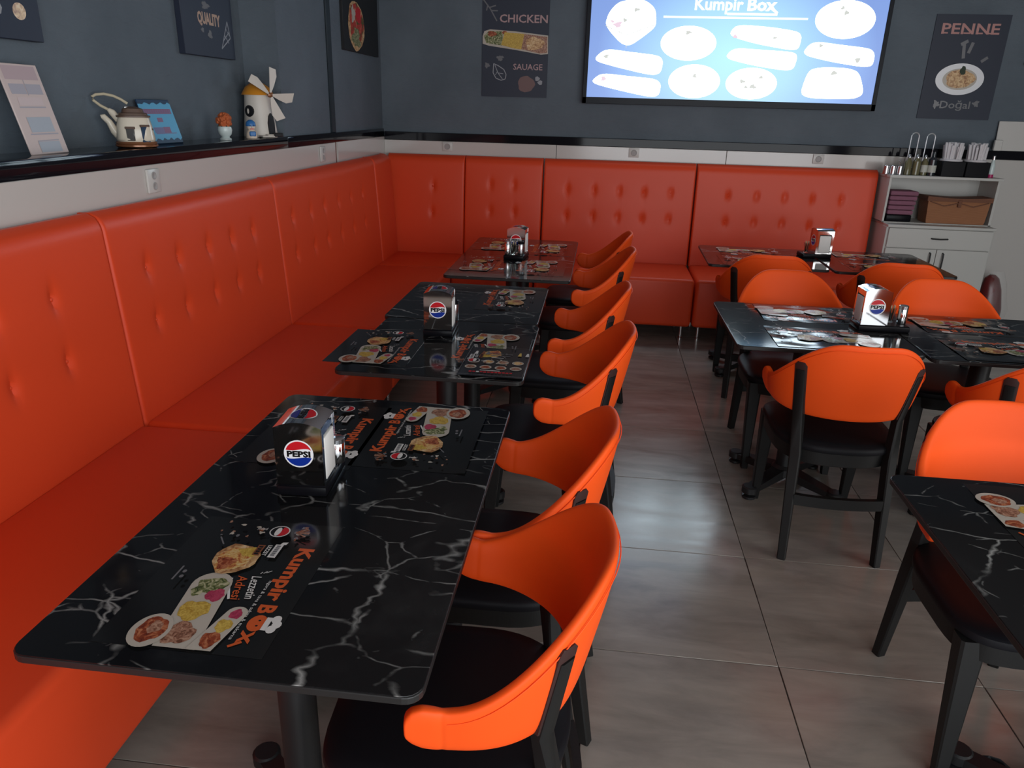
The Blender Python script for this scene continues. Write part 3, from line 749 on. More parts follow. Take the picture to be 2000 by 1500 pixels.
# menu card
a = Art(); w_, h_ = .222, .308
for k in range(4): a.ell(.032 + .052 * k, .150, .0205, .0205, I_PL, n=18); a.blob(.032 + .052 * k, .150, .0145, .0145, [FD_PAN, FD_MIX, FD_BRN, FD_MIX][k], k)
for k in range(4): a.ell(.032 + .052 * k, .088, .0205, .0205, I_PL, n=18); a.blob(.032 + .052 * k, .088, .0150, .0145, [FD_BRN, FD_RED, FD_RED, FD_BRN][k], k + 9)
a.text('Kumpir Box', .075, .232, .016, I_GR, width=.085, bold=.01); a.rect(.083, .213, .153, .218, I_GR)
a.rect(.088, .190, .132, .194, I_WH); a.rect(.070, .050, .138, .056, I_WH)
for k, (x, m) in enumerate(((.02, I_WH), (.045, I_BRN), (.062, I_GR), (.178, FD_YEL), (.205, I_WH))): a.poly([(x, .222), (x + .014, .222), (x + .010, .258), (x + .004, .258)], m)
[a.rect(.036 + q * .0125, .026 + .002 * (q % 2), .0455 + q * .0125, .038, I_WH if q == 2 else I_RED) for q in range(12)]
for p in ((0, 0, w_, .0025), (0, h_ - .0015, w_, h_), (0, 0, .0015, h_), (w_ - .0015, 0, w_, h_)): a.rect(*p, I_GR)
mc = mat_object('menu_card', a, w_, h_, M_MENU); mc.location = (-1.077, -.833, ZT + .004); mc.rotation_euler = (0, 0, radians(-1)); tag(mc, 'black menu card with two rows of dishes lying over a placemat', 'menu')

# ================================================================== NAPKIN DISPENSERS AND SHAKERS
def dispenser(label, loc, rz, tray, turn=0.0, toplogo=True):
    t = thing('napkin_dispenser', label, 'napkin dispenser', loc, rz, 'chrome napkin dispensers')
    b = B(); x0, x1, y0, y1 = tray; b.box(x0, x1, y0, y1, 0, .024, M_PLAS, .005, 2)
    b.box(x0 + .004, x1 - .004, y0 + .004, y1 - .004, .022, .026, M_PLAS, .002, 1); b.build('base_tray', t)
    R = Matrix.Rotation(turn, 4, 'Z'); hw, hd, H = .053, .052, .140; Z0 = .027
    def arch(x): return H + .013 * (1 - (x / hw) ** 2)
    xs = [-hw + 2 * hw * k / 12 for k in range(13)]
    b = B()
    for y, sgn in ((-hd, -1), (hd, 1)):
        yi = y - sgn * .003
        for yy in (y, yi): b.grid([[R @ Vector((x, yy, Z0)) for x in xs], [R @ Vector((x, yy, Z0 + arch(x))) for x in xs]], M_CHR, smooth=False)
        outl = [(x, Z0 + arch(x)) for x in xs] + [(hw, Z0), (-hw, Z0)]
        b.grid([[R @ Vector((x, y, z)) for x, z in outl], [R @ Vector((x, yi, z)) for x, z in outl]], M_CHR, closed=True, smooth=False)
        for s in (-1, 1): b.box(s * hw - .0012, s * hw + .0012, min(y, y - sgn * .014), max(y, y - sgn * .014), Z0, Z0 + H, M_CHR, rot=R)
    tp = [(x, Z0 + arch(x) + .0008) for x in xs]
    b.grid([[R @ Vector((x, yy, z)) for x, z in tp] for yy in (-hd - .002, hd + .002)], M_CHR)
    b.grid([[R @ Vector((x, yy, z - .002)) for x, z in tp] for yy in (-hd - .002, hd + .002)], M_CHR)
    for yy in (-hd - .002, hd + .002): b.grid([[R @ Vector((x, yy, z)) for x, z in tp], [R @ Vector((x, yy, z - .002)) for x, z in tp]], M_CHR)
    for s in (-1, 1):
        b.grid([[R @ Vector((s * hw, yy, Z0 + z)) for yy in (-hd, hd)] for z in (H, H - .022)], M_CHR, smooth=False)
    b.box(-hw + .002, hw - .002, -hd + .004, hd - .004, Z0 - .002, Z0 + .006, M_CHR, rot=R)
    body = b.build('housing', t)
    b = B()
    for s in (-1, 1):
        b.box(s * .046 - .010, s * .046 + .010, -.036, .036, Z0 + .008, Z0 + .112, M_NAP, .003, 2, rot=R)
    b.box(-.036, .036, -.034, .034, Z0 + .008, Z0 + .108, M_NAP, rot=R)
    b.build('napkin_stack', t)
    for sgn in (-1, 1):
        a = Art(); cola_logo(a, 0, 0, .0335)
        a.build('round_badge', lambda x, y, z, sg=sgn: R @ Vector((x * -sg, sg * (hd + .0004 + z), Z0 + .078 + y)), body)
    if toplogo:
        a = Art(); cola_logo(a, 0, 0, .031)
        a.build('round_badge', lambda x, y, z: R @ Vector((y, -x, Z0 + arch(y) + .0012 + z)), body)
    return t
GS = 'table condiment shakers'
def shaker(label, loc, lid=True, h=.075):
    t = thing('shaker', label, 'shaker', loc, 0, GS)
    b = B(); b.lathe([(.0175, 0), (.0185, .003), (.0185, h * .8), (.0175, h * .82)], (0, 0, 0), M_STEEL if lid else M_CHR, 20); b.build('jar', t)
    b = B(); b.lathe([(.0190, h * .80), (.0190, h * .97), (.016, h), (.0, h)], (0, 0, 0), M_PLAS if lid else M_STEEL, 20); b.build('lid', t); return t
def tooth(label, loc):
    t = thing('toothpick_cup', label, 'toothpick holder', loc, 0, 'toothpick cups in the trays')
    b = B(); b.lathe([(.013, 0), (.0135, .03), (.020, .062), (.0185, .062), (.012, .031), (.011, .004)], (0, 0, 0), M_GLASS, 18); b.build('cup', t)
    rd = random.Random(2); b = B()
    for k in range(14): q = rd.uniform(0, 6.28); r = rd.uniform(.002, .010); b.tube([(r * .5 * cos(q), r * .5 * sin(q), .006), (r * 1.25 * cos(q), r * 1.25 * sin(q), .072 + rd.uniform(-.004, .004))], .0011, M_TOOTH, 5)
    o = b.build('toothpicks', t); tag(o, kind='stuff'); return t
ZD_ = .7504
dispenser('chrome napkin dispenser on the long front table, logo on front and top', (-1.276, -1.640, ZD_), radians(4), (-.058, .058, -.056, .115))
shaker('plain steel shaker behind the front table napkin dispenser', (-1.232, -1.560, ZD_ + .0262), False, .064)
shaker('steel shaker hidden left behind the front table napkin dispenser', (-1.308, -1.545, ZD_ + .0262), True)
dispenser('chrome napkin dispenser on the joined left tables', (-1.233, -.352, ZD_), radians(3), (-.058, .058, -.056, .120))
shaker('black lidded steel shaker right behind the joined tables napkin dispenser', (-1.196, -.255, ZD_ + .0262), True, .085)
tooth('toothpick cup behind the joined tables napkin dispenser', (-1.232, -.262, ZD_ + .0262))
dispenser('chrome napkin dispenser on the corner table behind three small jars', (-1.108, 1.315, ZD_), radians(-6), (-.060, .060, -.115, .056))
shaker('slim shaker left of the toothpick cup on the corner table', (-1.158, 1.232, ZD_ + .0262), False, .078)
tooth('toothpick cup between two shakers on the corner table', (-1.120, 1.235, ZD_ + .0262))
shaker('black lidded shaker right of the toothpick cup on the corner table', (-1.080, 1.238, ZD_ + .0262), True, .078)
dispenser('chrome napkin dispenser on the middle right table, white glint on its shoulder', (.532, .085, ZD_), radians(2), (-.060, .150, -.056, .058))
tooth('toothpick cup right of the middle table napkin dispenser', (.622, .108, ZD_ + .0262))
shaker('steel shaker at the right end of the middle table napkin tray', (.660, .085, ZD_ + .0262), False, .080)
dispenser('chrome napkin dispenser turned napkin side forward on the back table', (.775, 1.80, ZD_), radians(8), (-.125, .056, -.056, .056), radians(90), False)
tooth('toothpick cup left of the back table napkin dispenser', (.683, 1.775, ZD_ + .0262))

# ================================================================== SCREEN AND POSTERS
t = thing('menu_screen', 'large bright wall screen showing white plates of food on blue', 'screen', (0, 0, 0))
X0, Z0s, SW, SH = -.787, 1.68, 2.083, 1.172
b = B(); bs_, bb_ = .030, .046
b.box(X0 - bs_, X0 + SW + bs_, 2.962, YB - .03, Z0s - bb_, Z0s + SH + bs_, M_BEZ, .004, 2); b.box(X0 + .25, X0 + SW - .25, YB - .031, YB - .001, Z0s + .1, Z0s + SH - .1, M_BEZ)
for q in ((X0 - bs_, X0), (X0 + SW, X0 + SW + bs_)): b.box(q[0], q[1], 2.954, 2.963, Z0s - bb_, Z0s + SH + bs_, M_BEZ, .002, 1)
for q in ((Z0s - bb_, Z0s), (Z0s + SH, Z0s + SH + bs_)): b.box(X0 - bs_, X0 + SW + bs_, 2.954, 2.963, q[0], q[1], M_BEZ, .002, 1)
b.build('bezel', t)
a = Art(dz=.0003); a.rect(0, 0, SW, SH, M_SCR)
def rounded(P, m, n=6):
    out = []; k = len(P)
    for i in range(k):
        p0, p1, p2 = Vector(P[i - 1]), Vector(P[i]), Vector(P[(i + 1) % k])
        A_, C_ = p1.lerp(p0, .38), p1.lerp(p2, .38)
        for j in range(n + 1): s = j / n; out.append(tuple(A_ * (1 - s) ** 2 + p1 * 2 * s * (1 - s) + C_ * s * s))
    a.poly(out, m)
for P in ([(1.0, .44), (1.05, .515), (1.30, .50), (1.49, .475), (1.52, .44), (1.51, .36), (1.45, .352), (1.2, .39)],
          [(.99, .29), (1.05, .36), (1.25, .35), (1.48, .34), (1.51, .31), (1.495, .225), (1.43, .215), (1.2, .245)],
          [(.03, .257), (.12, .338), (.3, .318), (.52, .298), (.552, .26), (.542, .18), (.48, .16), (.2, .215)],
          [(.02, .102), (.10, .170), (.3, .152), (.51, .138), (.552, .10), (.543, .025), (.485, .008), (.2, .06)],
          [(1.53, .325), (1.60, .415), (1.8, .393), (2.01, .373), (2.045, .335), (2.042, .26), (1.98, .249), (1.75, .28)],
          [(1.565, .06), (1.60, .22), (1.68, .242), (1.87, .242), (1.96, .215), (2.018, .07), (1.95, .032), (1.64, .03)]): rounded(P, E_WH, 4)
for cx, cy, rx, ry in ((.722, .384, .200, .116), (.791, .127, .188, .116), (1.206, .121, .184, .108), (1.80, .557, .206, .125)): a.ell(cx, cy, rx, ry, E_WH, n=40)
rounded([(.105, .49), (.13, .58), (.19, .645), (.27, .665), (.38, .667), (.465, .61), (.48, .50), (.43, .45), (.272, .338)], E_WH, 4)
a.line([(.112, .492), (.265, .43), (.46, .50)], .006, E_GRY); a.line([(.268, .43), (.272, .345)], .005, E_GRY)
for k, (x, y, r, m) in enumerate(((.20, .50, .030, E_PK), (.25, .53, .018, E_GRY), (.16, .52, .014, E_PK), (.33, .60, .02, E_GRY), (.715, .455, .02, E_GRY), (.79, .165, .018, E_GRY), (.13, .285, .02, E_GRY), (.12, .13, .022, E_PK), (1.14, .135, .02, E_GRY), (1.22, .10, .024, E_GRY), (1.27, .165, .016, E_GRY), (1.17, .095, .015, E_GRY), (1.77, .63, .016, E_GRY), (1.80, .60, .02, E_GRY), (1.66, .385, .016, E_GRY), (1.93, .295, .022, E_GRY), (1.78, .205, .022, E_GRY), (1.05, .435, .018, E_PK), (1.33, .43, .014, E_GRY))):
    a.blob(x, y, r, r * .7, m, k, n=10, amp=.5)
a.text('Kumpir', .742, .606, .082, E_TX, width=.340, bold=.02); a.text('Box', 1.112, .606, .082, E_TX, width=.205, bold=.03)
a.line([(1.28, .62), (1.325, .59)], .016, E_TX); a.rect(.975, .574, 1.325, .588, E_TX); a.rect(.526, .550, 1.541, .562, E_TX)
o = a.build('screen', lambda x, y, z: (x, -z, y), t); o.location = (X0, 2.9605, Z0s)

# CHICKEN poster
t = thing('wall_poster', 'navy poster reading CHICKEN with a rice dish, left of the screen', 'poster', (-1.6, YB, 1.665), 0, 'wall posters')
PW, PH = .505, 1.0
b = B(); b.box(0, PW, -.008, -.0005, 0, PH, I_POST); b.build('board', t)
a = Art(z0=.0082)
a.text('CHICKEN', .131, .523, .055, I_PINK, width=.362, bold=.018); a.text('SAUAGE', .242, .196, .044, I_PINK, width=.224, bold=.006)
rd = [(.003, .425), (.015, .460), (.06, .473), (.25, .462), (.5, .437), (.504, .31), (.45, .305), (.25, .335), (.05, .36), (.004, .373)]
a.poly(rd, I_PL); a.poly([(.012, .425), (.05, .462), (.16, .460), (.15, .362), (.03, .378)], FD_GRN); a.blob(.075, .442, .035, .018, FD_RED, 3); a.blob(.17, .452, .02, .012, FD_RED, 5)
a.poly([(.17, .455), (.33, .445), (.34, .335), (.25, .343), (.145, .366)], FD_YEL); a.poly([(.32, .445), (.495, .428), (.498, .318), (.44, .312), (.30, .340)], FD_BRN); a.blob(.40, .38, .07, .045, FD_PAN, 8)
lf = [(.09, .235), (.125, .222), (.170, .195), (.188, .16), (.182, .128), (.150, .118), (.110, .132), (.087, .17), (.09, .235)]
a.line(lf, .006, I_CHALK); a.line([(.10, .225), (.125, .17), (.16, .128)], .005, I_CHALK); a.line([(.125, .17), (.165, .165)], .004, I_CHALK); a.line([(.12, .18), (.105, .155)], .004, I_CHALK)
a.blob(.345, .095, .065, .058, I_TAUPE, 4, amp=.1); a.blob(.43, .135, .018, .016, I_CHALK, 4); a.blob(.452, .108, .018, .016, I_CHALK, 6)
a.blob(.14, .275, .025, .018, I_GR, 2, amp=.4); a.blob(.04, .222, .018, .018, I_GR, 3, amp=.4)
for p in ([(.0, .68), (.06, .61), (.11, .53)], [(.05, .62), (.10, .635)], [(.04, .64), (.03, .60)], [(.07, .60), (.115, .60)]): a.line(p, .009, I_GR)
a.build('print', lambda x, y, z: (x, -z, y), t)
# PENNE poster
t = thing('wall_poster', 'navy poster reading PENNE with a plate of pasta, right of the screen', 'poster', (1.648, YB, 1.594), 0, 'wall posters')
b = B(); b.box(0, .502, -.008, -.0005, 0, .695, I_POST); b.build('board', t)
a = Art(z0=.0082)
a.text('PENNE', .050, .570, .070, I_SALM, width=.390, bold=.02)
for x in (.05, .125, .2, .285, .36): a.rect(x, .570, x + .045, .579, I_SALM); 
a.ell(.242, .272, .166, .106, I_LOGW, n=40); a.ell(.242, .272, .118, .072, I_PL, n=36); a.blob(.244, .274, .10, .062, FD_PAN, 4, amp=.1); a.blob(.252, .330, .02, .03, M_LEAF, 5)
a.text('Doğal', .143, .075, .052, I_GR, width=.209, bold=.012); a.blob(.115, .10, .02, .025, I_GR, 3, amp=.5); a.blob(.39, .11, .02, .02, I_GR, 6, amp=.5)
for p in ([(.22, .52), (.235, .41)], [(.28, .515), (.262, .445)], [(.2, .50), (.245, .525)]): a.line(p, .022, I_GR)
a.line([(.36, .39), (.40, .42)], .02, I_GR)
a.build('print', lambda x, y, z: (x, -z, y), t)
# canvases on the left wall
def canvas(label, y0, y1, z0, z1, x, th, m, art):
    t = thing('canvas_print', label, 'wall art', (x, y0, z0), 0, 'wall posters')
    global CANV
    CANV = t
    b = B(); b.box(.0005, th, 0, y1 - y0, 0, z1 - z0, m, .002, 1); b.build('canvas', t)
    art.build('print', lambda X, Y, Z: (th + .0003 + Z, X, Y), t)
a = Art(); a.text('QUALITY', .145, .145, .050, I_TAN, width=.222, bold=.045)
for (cx, cy) in ((.40, .105),): a.line([(.36, .045), (.44, .175), (.46, .10), (.36, .045)], .006, I_CHALK); a.line([(.38, .08), (.455, .13)], .005, I_CHALK); a.line([(.40, .11), (.44, .075)], .005, I_CHALK); a.line([(.42, .14), (.45, .11)], .004, I_CHALK)
a.blob(.23, .225, .035, .016, I_GR, 4, amp=.4); a.blob(.25, .10, .02, .018, I_GR, 5, amp=.4); a.blob(.18, .115, .014, .01, I_GR, 6, amp=.4); a.line([(.05, .30), (.12, .27), (.14, .33)], .006, I_CHALK)
canvas('navy canvas reading QUALITY with a chalk pizza slice on the left wall', .40, .90, 1.783, 2.45, XM, .03, I_POST, a)
a = Art(); a.blob(.28, .165, .18, .155, FD_PAN, 3, amp=.06); a.blob(.285, .18, .155, .125, FD_PIZ, 4, amp=.15); a.blob(.27, .09, .09, .06, FD_GRN, 5, amp=.4); a.blob(.33, .24, .06, .05, I_RED, 6, amp=.3); a.blob(.22, .235, .04, .05, I_PL, 8, amp=.4)
canvas('black canvas with a colourful stuffed dish beside the room corner', 2.095, 2.90, 1.92, 2.55, XC, .02, I_POSTD, a)
a = Art(); a.text('O', .0, .067, .048, I_CHALK, width=.06, bold=.03)
canvas('navy canvas with a round bread piece at the top left photo corner', -.76, -.53, 1.757, 2.4, XM, .03, I_POST, a)
a = Art(); a.ell(.135, .087, .030, .026, FD_PAN, n=18); a.build('bread_picture', lambda X, Y, Z: (.0303 + Z, X, Y), CANV)
# small decoration at the far right edge of the wall
t = thing('wall_decoration', 'pale flower wall decoration cut by the right photo edge', 'wall decoration', (2.33, YB, 2.09), 0)
b = B()
for k in range(6): q = 2 * pi * k / 6; b.sphere((.045 * cos(q), -.012, .10 + .045 * sin(q)), .03, M_MILL, 10, (1, .3, 1))
b.build('flower', t); b = B(); b.sphere((.0, -.014, .0), .026, M_NAVY, 10, (1, .4, 1)); b.tube([(0, -.01, .06), (.0, -.01, -.10)], .006, M_LEAF); b.sphere((-.012, -.012, -.11), .02, M_ROOFB, 10, (1, .4, .8)); b.build('stem', t)

# ================================================================== SOCKETS
def socket_back(x, z, label):
    t = thing('wall_socket', label, 'socket', (x, YB - .022, z), 0, 'wall sockets')
    b = B(); b.box(-.04, .04, -.009, -.0003, -.034, .034, M_SOCK, .003, 2); b.build('cover_plate', t)
    b = B(); b.lathe([(.0235, -.001), (.0235, .002), (.020, .003), (.018, .001)], (0, -.009, 0), M_SOCKD, 20, axis=Matrix.Rotation(pi / 2, 3, 'X')); b.build('outlet', t)
for x, lab in ((-1.868, 'white round socket on the back wall nearest the corner'), (-.394, 'white round socket on the back wall below the left of the screen'), (.994, 'white round socket on the back wall below the right of the screen')): socket_back(x, 1.283, lab)
def socket_left(y, label):
    t = thing('wall_socket', label, 'socket', (XL, y, 1.285), 0, 'wall sockets')
    b = B(); b.box(.0003, .010, -.042, .042, -.045, .045, M_SOCK, .003, 2); b.build('cover_plate', t)
    for dz in (.020, -.020):
        b = B(); b.lathe([(.015, -.001), (.015, .002), (.013, .0025), (.011, .001)], (.010, 0, dz), M_SOCKD, 16, axis=Matrix.Rotation(pi / 2, 3, 'Y')); b.build('outlet', t)
socket_left(-.305, 'white double socket on the left wall under the teapot'); socket_left(1.578, 'white double socket on the left wall beside the brown gap')

# ================================================================== LEDGE ORNAMENTS
ZG = ZL1 + .0005
# pink leaning price board
t = thing('price_board', 'pale pink price board leaning on the left wall ledge', 'sign', (-2.475, -.72, ZG), 0)
lean = Matrix.Rotation(radians(-14), 4, 'Y')
b = B(); b.box(-.006, 0, -.09, .09, 0, .285, M_PINKP, .002, 1, rot=lean); b.build('board', t)
a = Art(z0=.0004); W_ = .18
a.rect(.015, .235, .165, .278, M_MAUVE2)
for q in ((.02, .190, .088, .222), (.094, .190, .163, .222)): a.rect(*q, M_LGREY)
a.line([(.092, .186), (.092, .235)], .003, M_LGREY); a.rect(.03, .147, .15, .151, M_LGREY); a.rect(.035, .155, .145, .180, M_LPINK)
a.rect(.04, .070, .150, .118, M_LBLUE); a.rect(.03, .062, .160, .066, M_LGREY); a.rect(.05, .006, .150, .040, M_LBLUE); a.line([(.05, .042), (.15, .044)], .003, M_LGREY)
a.build('print', lambda x, y, z: lean @ Vector((z, -.09 + x, y)), t)
# teapot
t = thing('teapot', 'cream and copper house shaped teapot with cane handle on the ledge', 'teapot', (-2.470, -.235, ZG), radians(-58))
def sq(r, z, e=3.4, n=32): return [Vector((r * math.copysign(abs(cos(2 * pi * k / n)) ** (2 / e), cos(2 * pi * k / n)), r * math.copysign(abs(sin(2 * pi * k / n)) ** (2 / e), sin(2 * pi * k / n)), z)) for k in range(n)]
b = B(); b.loft([sq(.066, .018, 2.2), sq(.070, .03, 2.8), sq(.064, .075), sq(.056, .112)], M_CERW); b.build('body', t)
b = B(); b.lathe([(.070, 0), (.077, .004), (.077, .010), (.073, .012), (.076, .016), (.072, .022), (.066, .023)], (0, 0, 0), M_CERB, 32); b.build('base_ring', t)
b = B(); b.loft([sq(.061, .111), sq(.061, .117), sq(.052, .118), sq(.050, .126), sq(.040, .128), sq(.036, .142), sq(.012, .150)], M_ROOFB); b.box(-.012, .012, -.030, -.006, .138, .152, M_MIRR, .004, 1); b.build('lid', t)
b = B(); b.tube([(0, -.050, .035), (0, -.072, .060), (0, -.086, .092), (0, -.104, .112), (0, -.112, .110)], [.020, .016, .012, .011, .008], M_CERW, 12); b.build('spout', t)
b = B(); b.tube([(0, -.052, .100), (0, -.072, .128), (0, -.083, .138)], [.014, .013, .007], M_CERW, 10)
b.tube([(0, -.076, .133), (0, -.108, .151), (0, -.130, .170), (0, -.132, .182), (0, -.118, .190), (0, -.090, .193), (0, -.060, .187), (0, -.035, .175), (0, -.014, .160)], .0052, M_CANE, 8); b.build('handle', t)
b = B()
for q, z, wdt, h, m in ((-.25, .048, .030, .045, M_MIRR), (.55, .048, .032, .06, M_NAVY), (.95, .045, .022, .04, M_CERW)):
    Rz = Matrix.Rotation(q, 4, 'Z') @ Matrix.Translation((.069, 0, z)); b.box(-.006, .003, -wdt / 2, wdt / 2, -h / 2, h / 2, m, .002, 1, rot=Rz); b.box(-.006, .0035, -wdt * .6, wdt * .6, h / 2 - .002, h / 2 + .007, M_ROOFB, .002, 1, rot=Rz)
b.build('painted_houses', t)
# blue sign
t = thing('slogan_board', 'sky blue slogan board leaning on the ledge behind the teapot', 'sign', (-2.515, .07, ZG), radians(-6))
lean = Matrix.Rotation(radians(-17), 4, 'Y')
b = B(); b.box(-.006, 0, -.105, .105, 0, .185, M_NAVY, .002, 1, rot=lean); b.build('board', t)
a = Art(z0=.0004); P = [(0, .018)] + [(.21 * k / 14, .018 + .006 * sin(k * 2.3)) for k in range(1, 14)] + [(.21, .02), (.21, .166)] + [(.21 - .21 * k / 14, .168 + .005 * sin(k * 1.9)) for k in range(1, 14)] + [(0, .166)]
a.poly(P, M_CYAN); a.rect(.012, .124, .198, .145, M_MAUV); a.rect(.088, .090, .124, .108, M_MAUV); a.rect(.045, .044, .112, .068, M_MAUVL); a.rect(.108, .043, .152, .069, M_MAUV); a.rect(.05, .040, .185, .044, M_MAUVL)
for k in range(12): a.rect(.020 + k * .0148, .127, .0225 + k * .0148, .142, M_MAUVL)
a.build('print', lambda x, y, z: lean @ Vector((z, -.105 + x, y)), t)
# flower pot
t = thing('flower_pot', 'tiny mint white pot with rust orange flower ball on the ledge', 'potted flower', (-2.478, .52, ZG), 0)
b = B(); b.lathe([(.028, 0), (.028, .005), (.018, .012), (.030, .026), (.034, .045), (.031, .060), (.028, .062), (.026, .055)], (0, 0, 0), M_POT, 24); b.build('pot', t)
rd = random.Random(5); b = B()
for k in range(60):
    z = rd.uniform(-.75, 1); q = rd.uniform(0, 6.28); r = sqrt(max(0, 1 - z * z)); b.sphere((.030 * r * cos(q), .030 * r * sin(q), .088 + .030 * z), .0095, M_FLW, 6)
b.sphere((0, 0, .088), .031, M_FLW, 12); o = b.build('flower_ball', t); b = B()
for k in range(8): q = k * .785; b.tube([(0, 0, .055), (.022 * cos(q), .022 * sin(q), .066), (.036 * cos(q), .036 * sin(q), .062)], [.003, .005, .001], M_LEAF, 5)
b.build('leaves', t)
# small figurine
t = thing('figurine', 'small blue capped gnome figurine beside the windmill on the ledge', 'figurine', (-2.430, .705, ZG), radians(40))
b = B(); b.lathe([(.026, 0), (.028, .006), (.024, .03), (.016, .042), (.010, .045)], (0, 0, 0), M_SKIN, 16); b.box(-.016, .016, -.030, -.020, .012, .036, M_FBLUE, .004, 1); b.build('body', t)
b = B(); b.sphere((0, 0, .058), .021, M_SKIN, 14); b.sphere((0, -.021, .056), .005, M_SKIN, 8); b.box(-.009, .009, -.022, -.0195, .045, .050, I_RED, .001, 1)
for s in (-1, 1): b.sphere((s * .008, -.0195, .063), .0028, M_INKB, 6)
b.build('head', t); b = B(); b.lathe([(.0235, .060), (.025, .066), (.022, .080), (.010, .090), (.0, .092)], (0, .002, 0), M_FBLUE, 18); b.build('cap', t)
# windmill
t = thing('model_windmill', 'white model windmill with orange cap and five blades on the ledge', 'ornament', (-2.492, .955, ZG), radians(52))
H_ = .215
b = B(); b.lathe([(.088, 0), (.088, .01), (.078, .10), (.070, H_ - .01), (.074, H_)], (0, 0, 0), M_MILL, 32); tw = b.build('tower', t)
b = B(); b.lathe([(.084, H_ - .004), (.080, H_ + .006), (.062, H_ + .035), (.034, H_ + .055), (.0, H_ + .060)], (0, 0, 0), M_ROOFO, 32); b.build('cap', t)
b = B(); Rw = Matrix.Rotation(radians(-68), 4, 'Z') @ Matrix.Translation((0, -.066, .130)) @ Matrix.Rotation(pi / 2, 4, 'X')
b.loft([[Rw @ Vector((r * cos(2 * pi * k / 20), r * 1.05 * sin(2 * pi * k / 20), z)) for k in range(20)] for r, z in ((.028, -.004), (.028, .012), (.022, .014))], M_INKB)
b.loft([[Rw @ Vector((-.004 + r * .45 * cos(2 * pi * k / 12), r * sin(2 * pi * k / 12), z)) for k in range(12)] for r, z in ((.013, .012), (.013, .0155))], M_MILL); b.build('window', tw)
b = B(); b.prism([(-.020, 0), (.020, 0), (.020, .06), (.012, .095), (0, .110), (-.012, .095), (-.020, .06)], 0, .010, M_INKB)
dr = b.build('door', tw); dr.matrix_local = Matrix.Rotation(radians(14), 4, 'Z') @ Matrix.Translation((0, -.080, .012)) @ Matrix.Rotation(pi / 2, 4, 'X')
b = B(); b.box(-.055, .030, -.125, -.080, 0, .010, M_MILL, .003, 1); b.box(-.02, .04, -.118, -.085, .009, .016, M_MILL, .002, 1); b.box(.012, .058, -.135, -.100, .004, .024, M_INKB, .003, 1); b.build('door_step', tw)
hub = Vector((.015, -.105, H_ - .002)); b = B(); b.tube([hub + Vector((0, .06, 0)), hub], .008, M_MILL, 10); b.lathe([(.014, -.006), (.014, .004), (.006, .010)], tuple(hub), M_CERB, 14, axis=Matrix.Rotation(pi / 2, 3, 'X')); b.build('hub', t)
for ang in (84, 148, 0, -62):
    q = radians(ang); b = B(); u_ = Vector((cos(q), 0, sin(q))); v_ = Vector((-sin(q), 0, cos(q)))
    P = [(.012, -.006), (.05, -.024), (.095, -.040), (.130, -.034), (.136, .012), (.06, .008), (.012, .005)]
    for dy, rev in ((-.006, 0), (-.004, 1)): b.face([hub + u_ * x + v_ * y + Vector((0, dy - y * .35, 0)) for x, y in (P[::-1] if rev else P)], M_MILL)
    b.grid([[hub + u_ * x + v_ * y + Vector((0, dy - y * .35, 0)) for x, y in P] for dy in (-.006, -.004)], M_MILL, closed=True, smooth=False)
    b.build('blade', t)

# ================================================================== WHITE CABINET
t = thing('cabinet', 'white cabinet with drawer, two doors and open upper shelf right of the bench', 'cabinet', (1.83, 2.62, 0), 0)
hx = .373; D = .376
b = B(); b.box(-hx, hx, .018, D, .06, .848, M_CAB, .002, 1); b.box(-hx, hx, -.004, D, .848, .868, M_CAB, .002, 1); b.box(-hx + .02, hx - .02, .04, D - .02, 0, .06, M_CAB); b.build('carcass', t)
b = B(); b.box(-hx + .016, hx - .014, 0, .017, .705, .843, M_CAB, .0015, 1); dw = b.build('drawer', t)
b = B(); b.tube([(-.055, 0, .778), (-.052, -.018, .779), (0, -.022, .777), (.052, -.018, .779), (.055, 0, .778)], .0052, M_BLK, 8); b.build('handle', dw)
for s in (-1, 1):
    b = B(); b.box(min(s * .002, s * (hx - .015)), max(s * .002, s * (hx - .015)), 0, .017, .068, .699, M_CAB, .0015, 1); d = b.build('door', t)
    b = B(); b.tube([(s * .045, 0, .675), (s * .045, -.018, .672), (s * .045, -.020, .62), (s * .045, -.018, .568), (s * .045, 0, .565)], .0055, M_BLK, 8); b.build('handle', d)
b = B(); hz0, hz1 = .8685, 1.206
b.box(-hx - .015, -hx, .10, D, hz0, hz1 - .018, M_CAB, .001, 1); b.box(hx - .018, hx, .10, D, hz0, hz1 - .018, M_CAB, .001, 1); b.box(-hx - .020, hx + .012, .085, D, hz1 - .018, hz1, M_CAB, .001, 1); b.box(-hx, hx - .018, D - .008, D, hz0, hz1 - .018, M_CAB); b.box(-hx - .015, hx, .10, D - .01, hz0 - .0004, hz0 + .006, M_CAB)
b.build('hutch', t)
ZS = 1.2065
Yh = 2.80
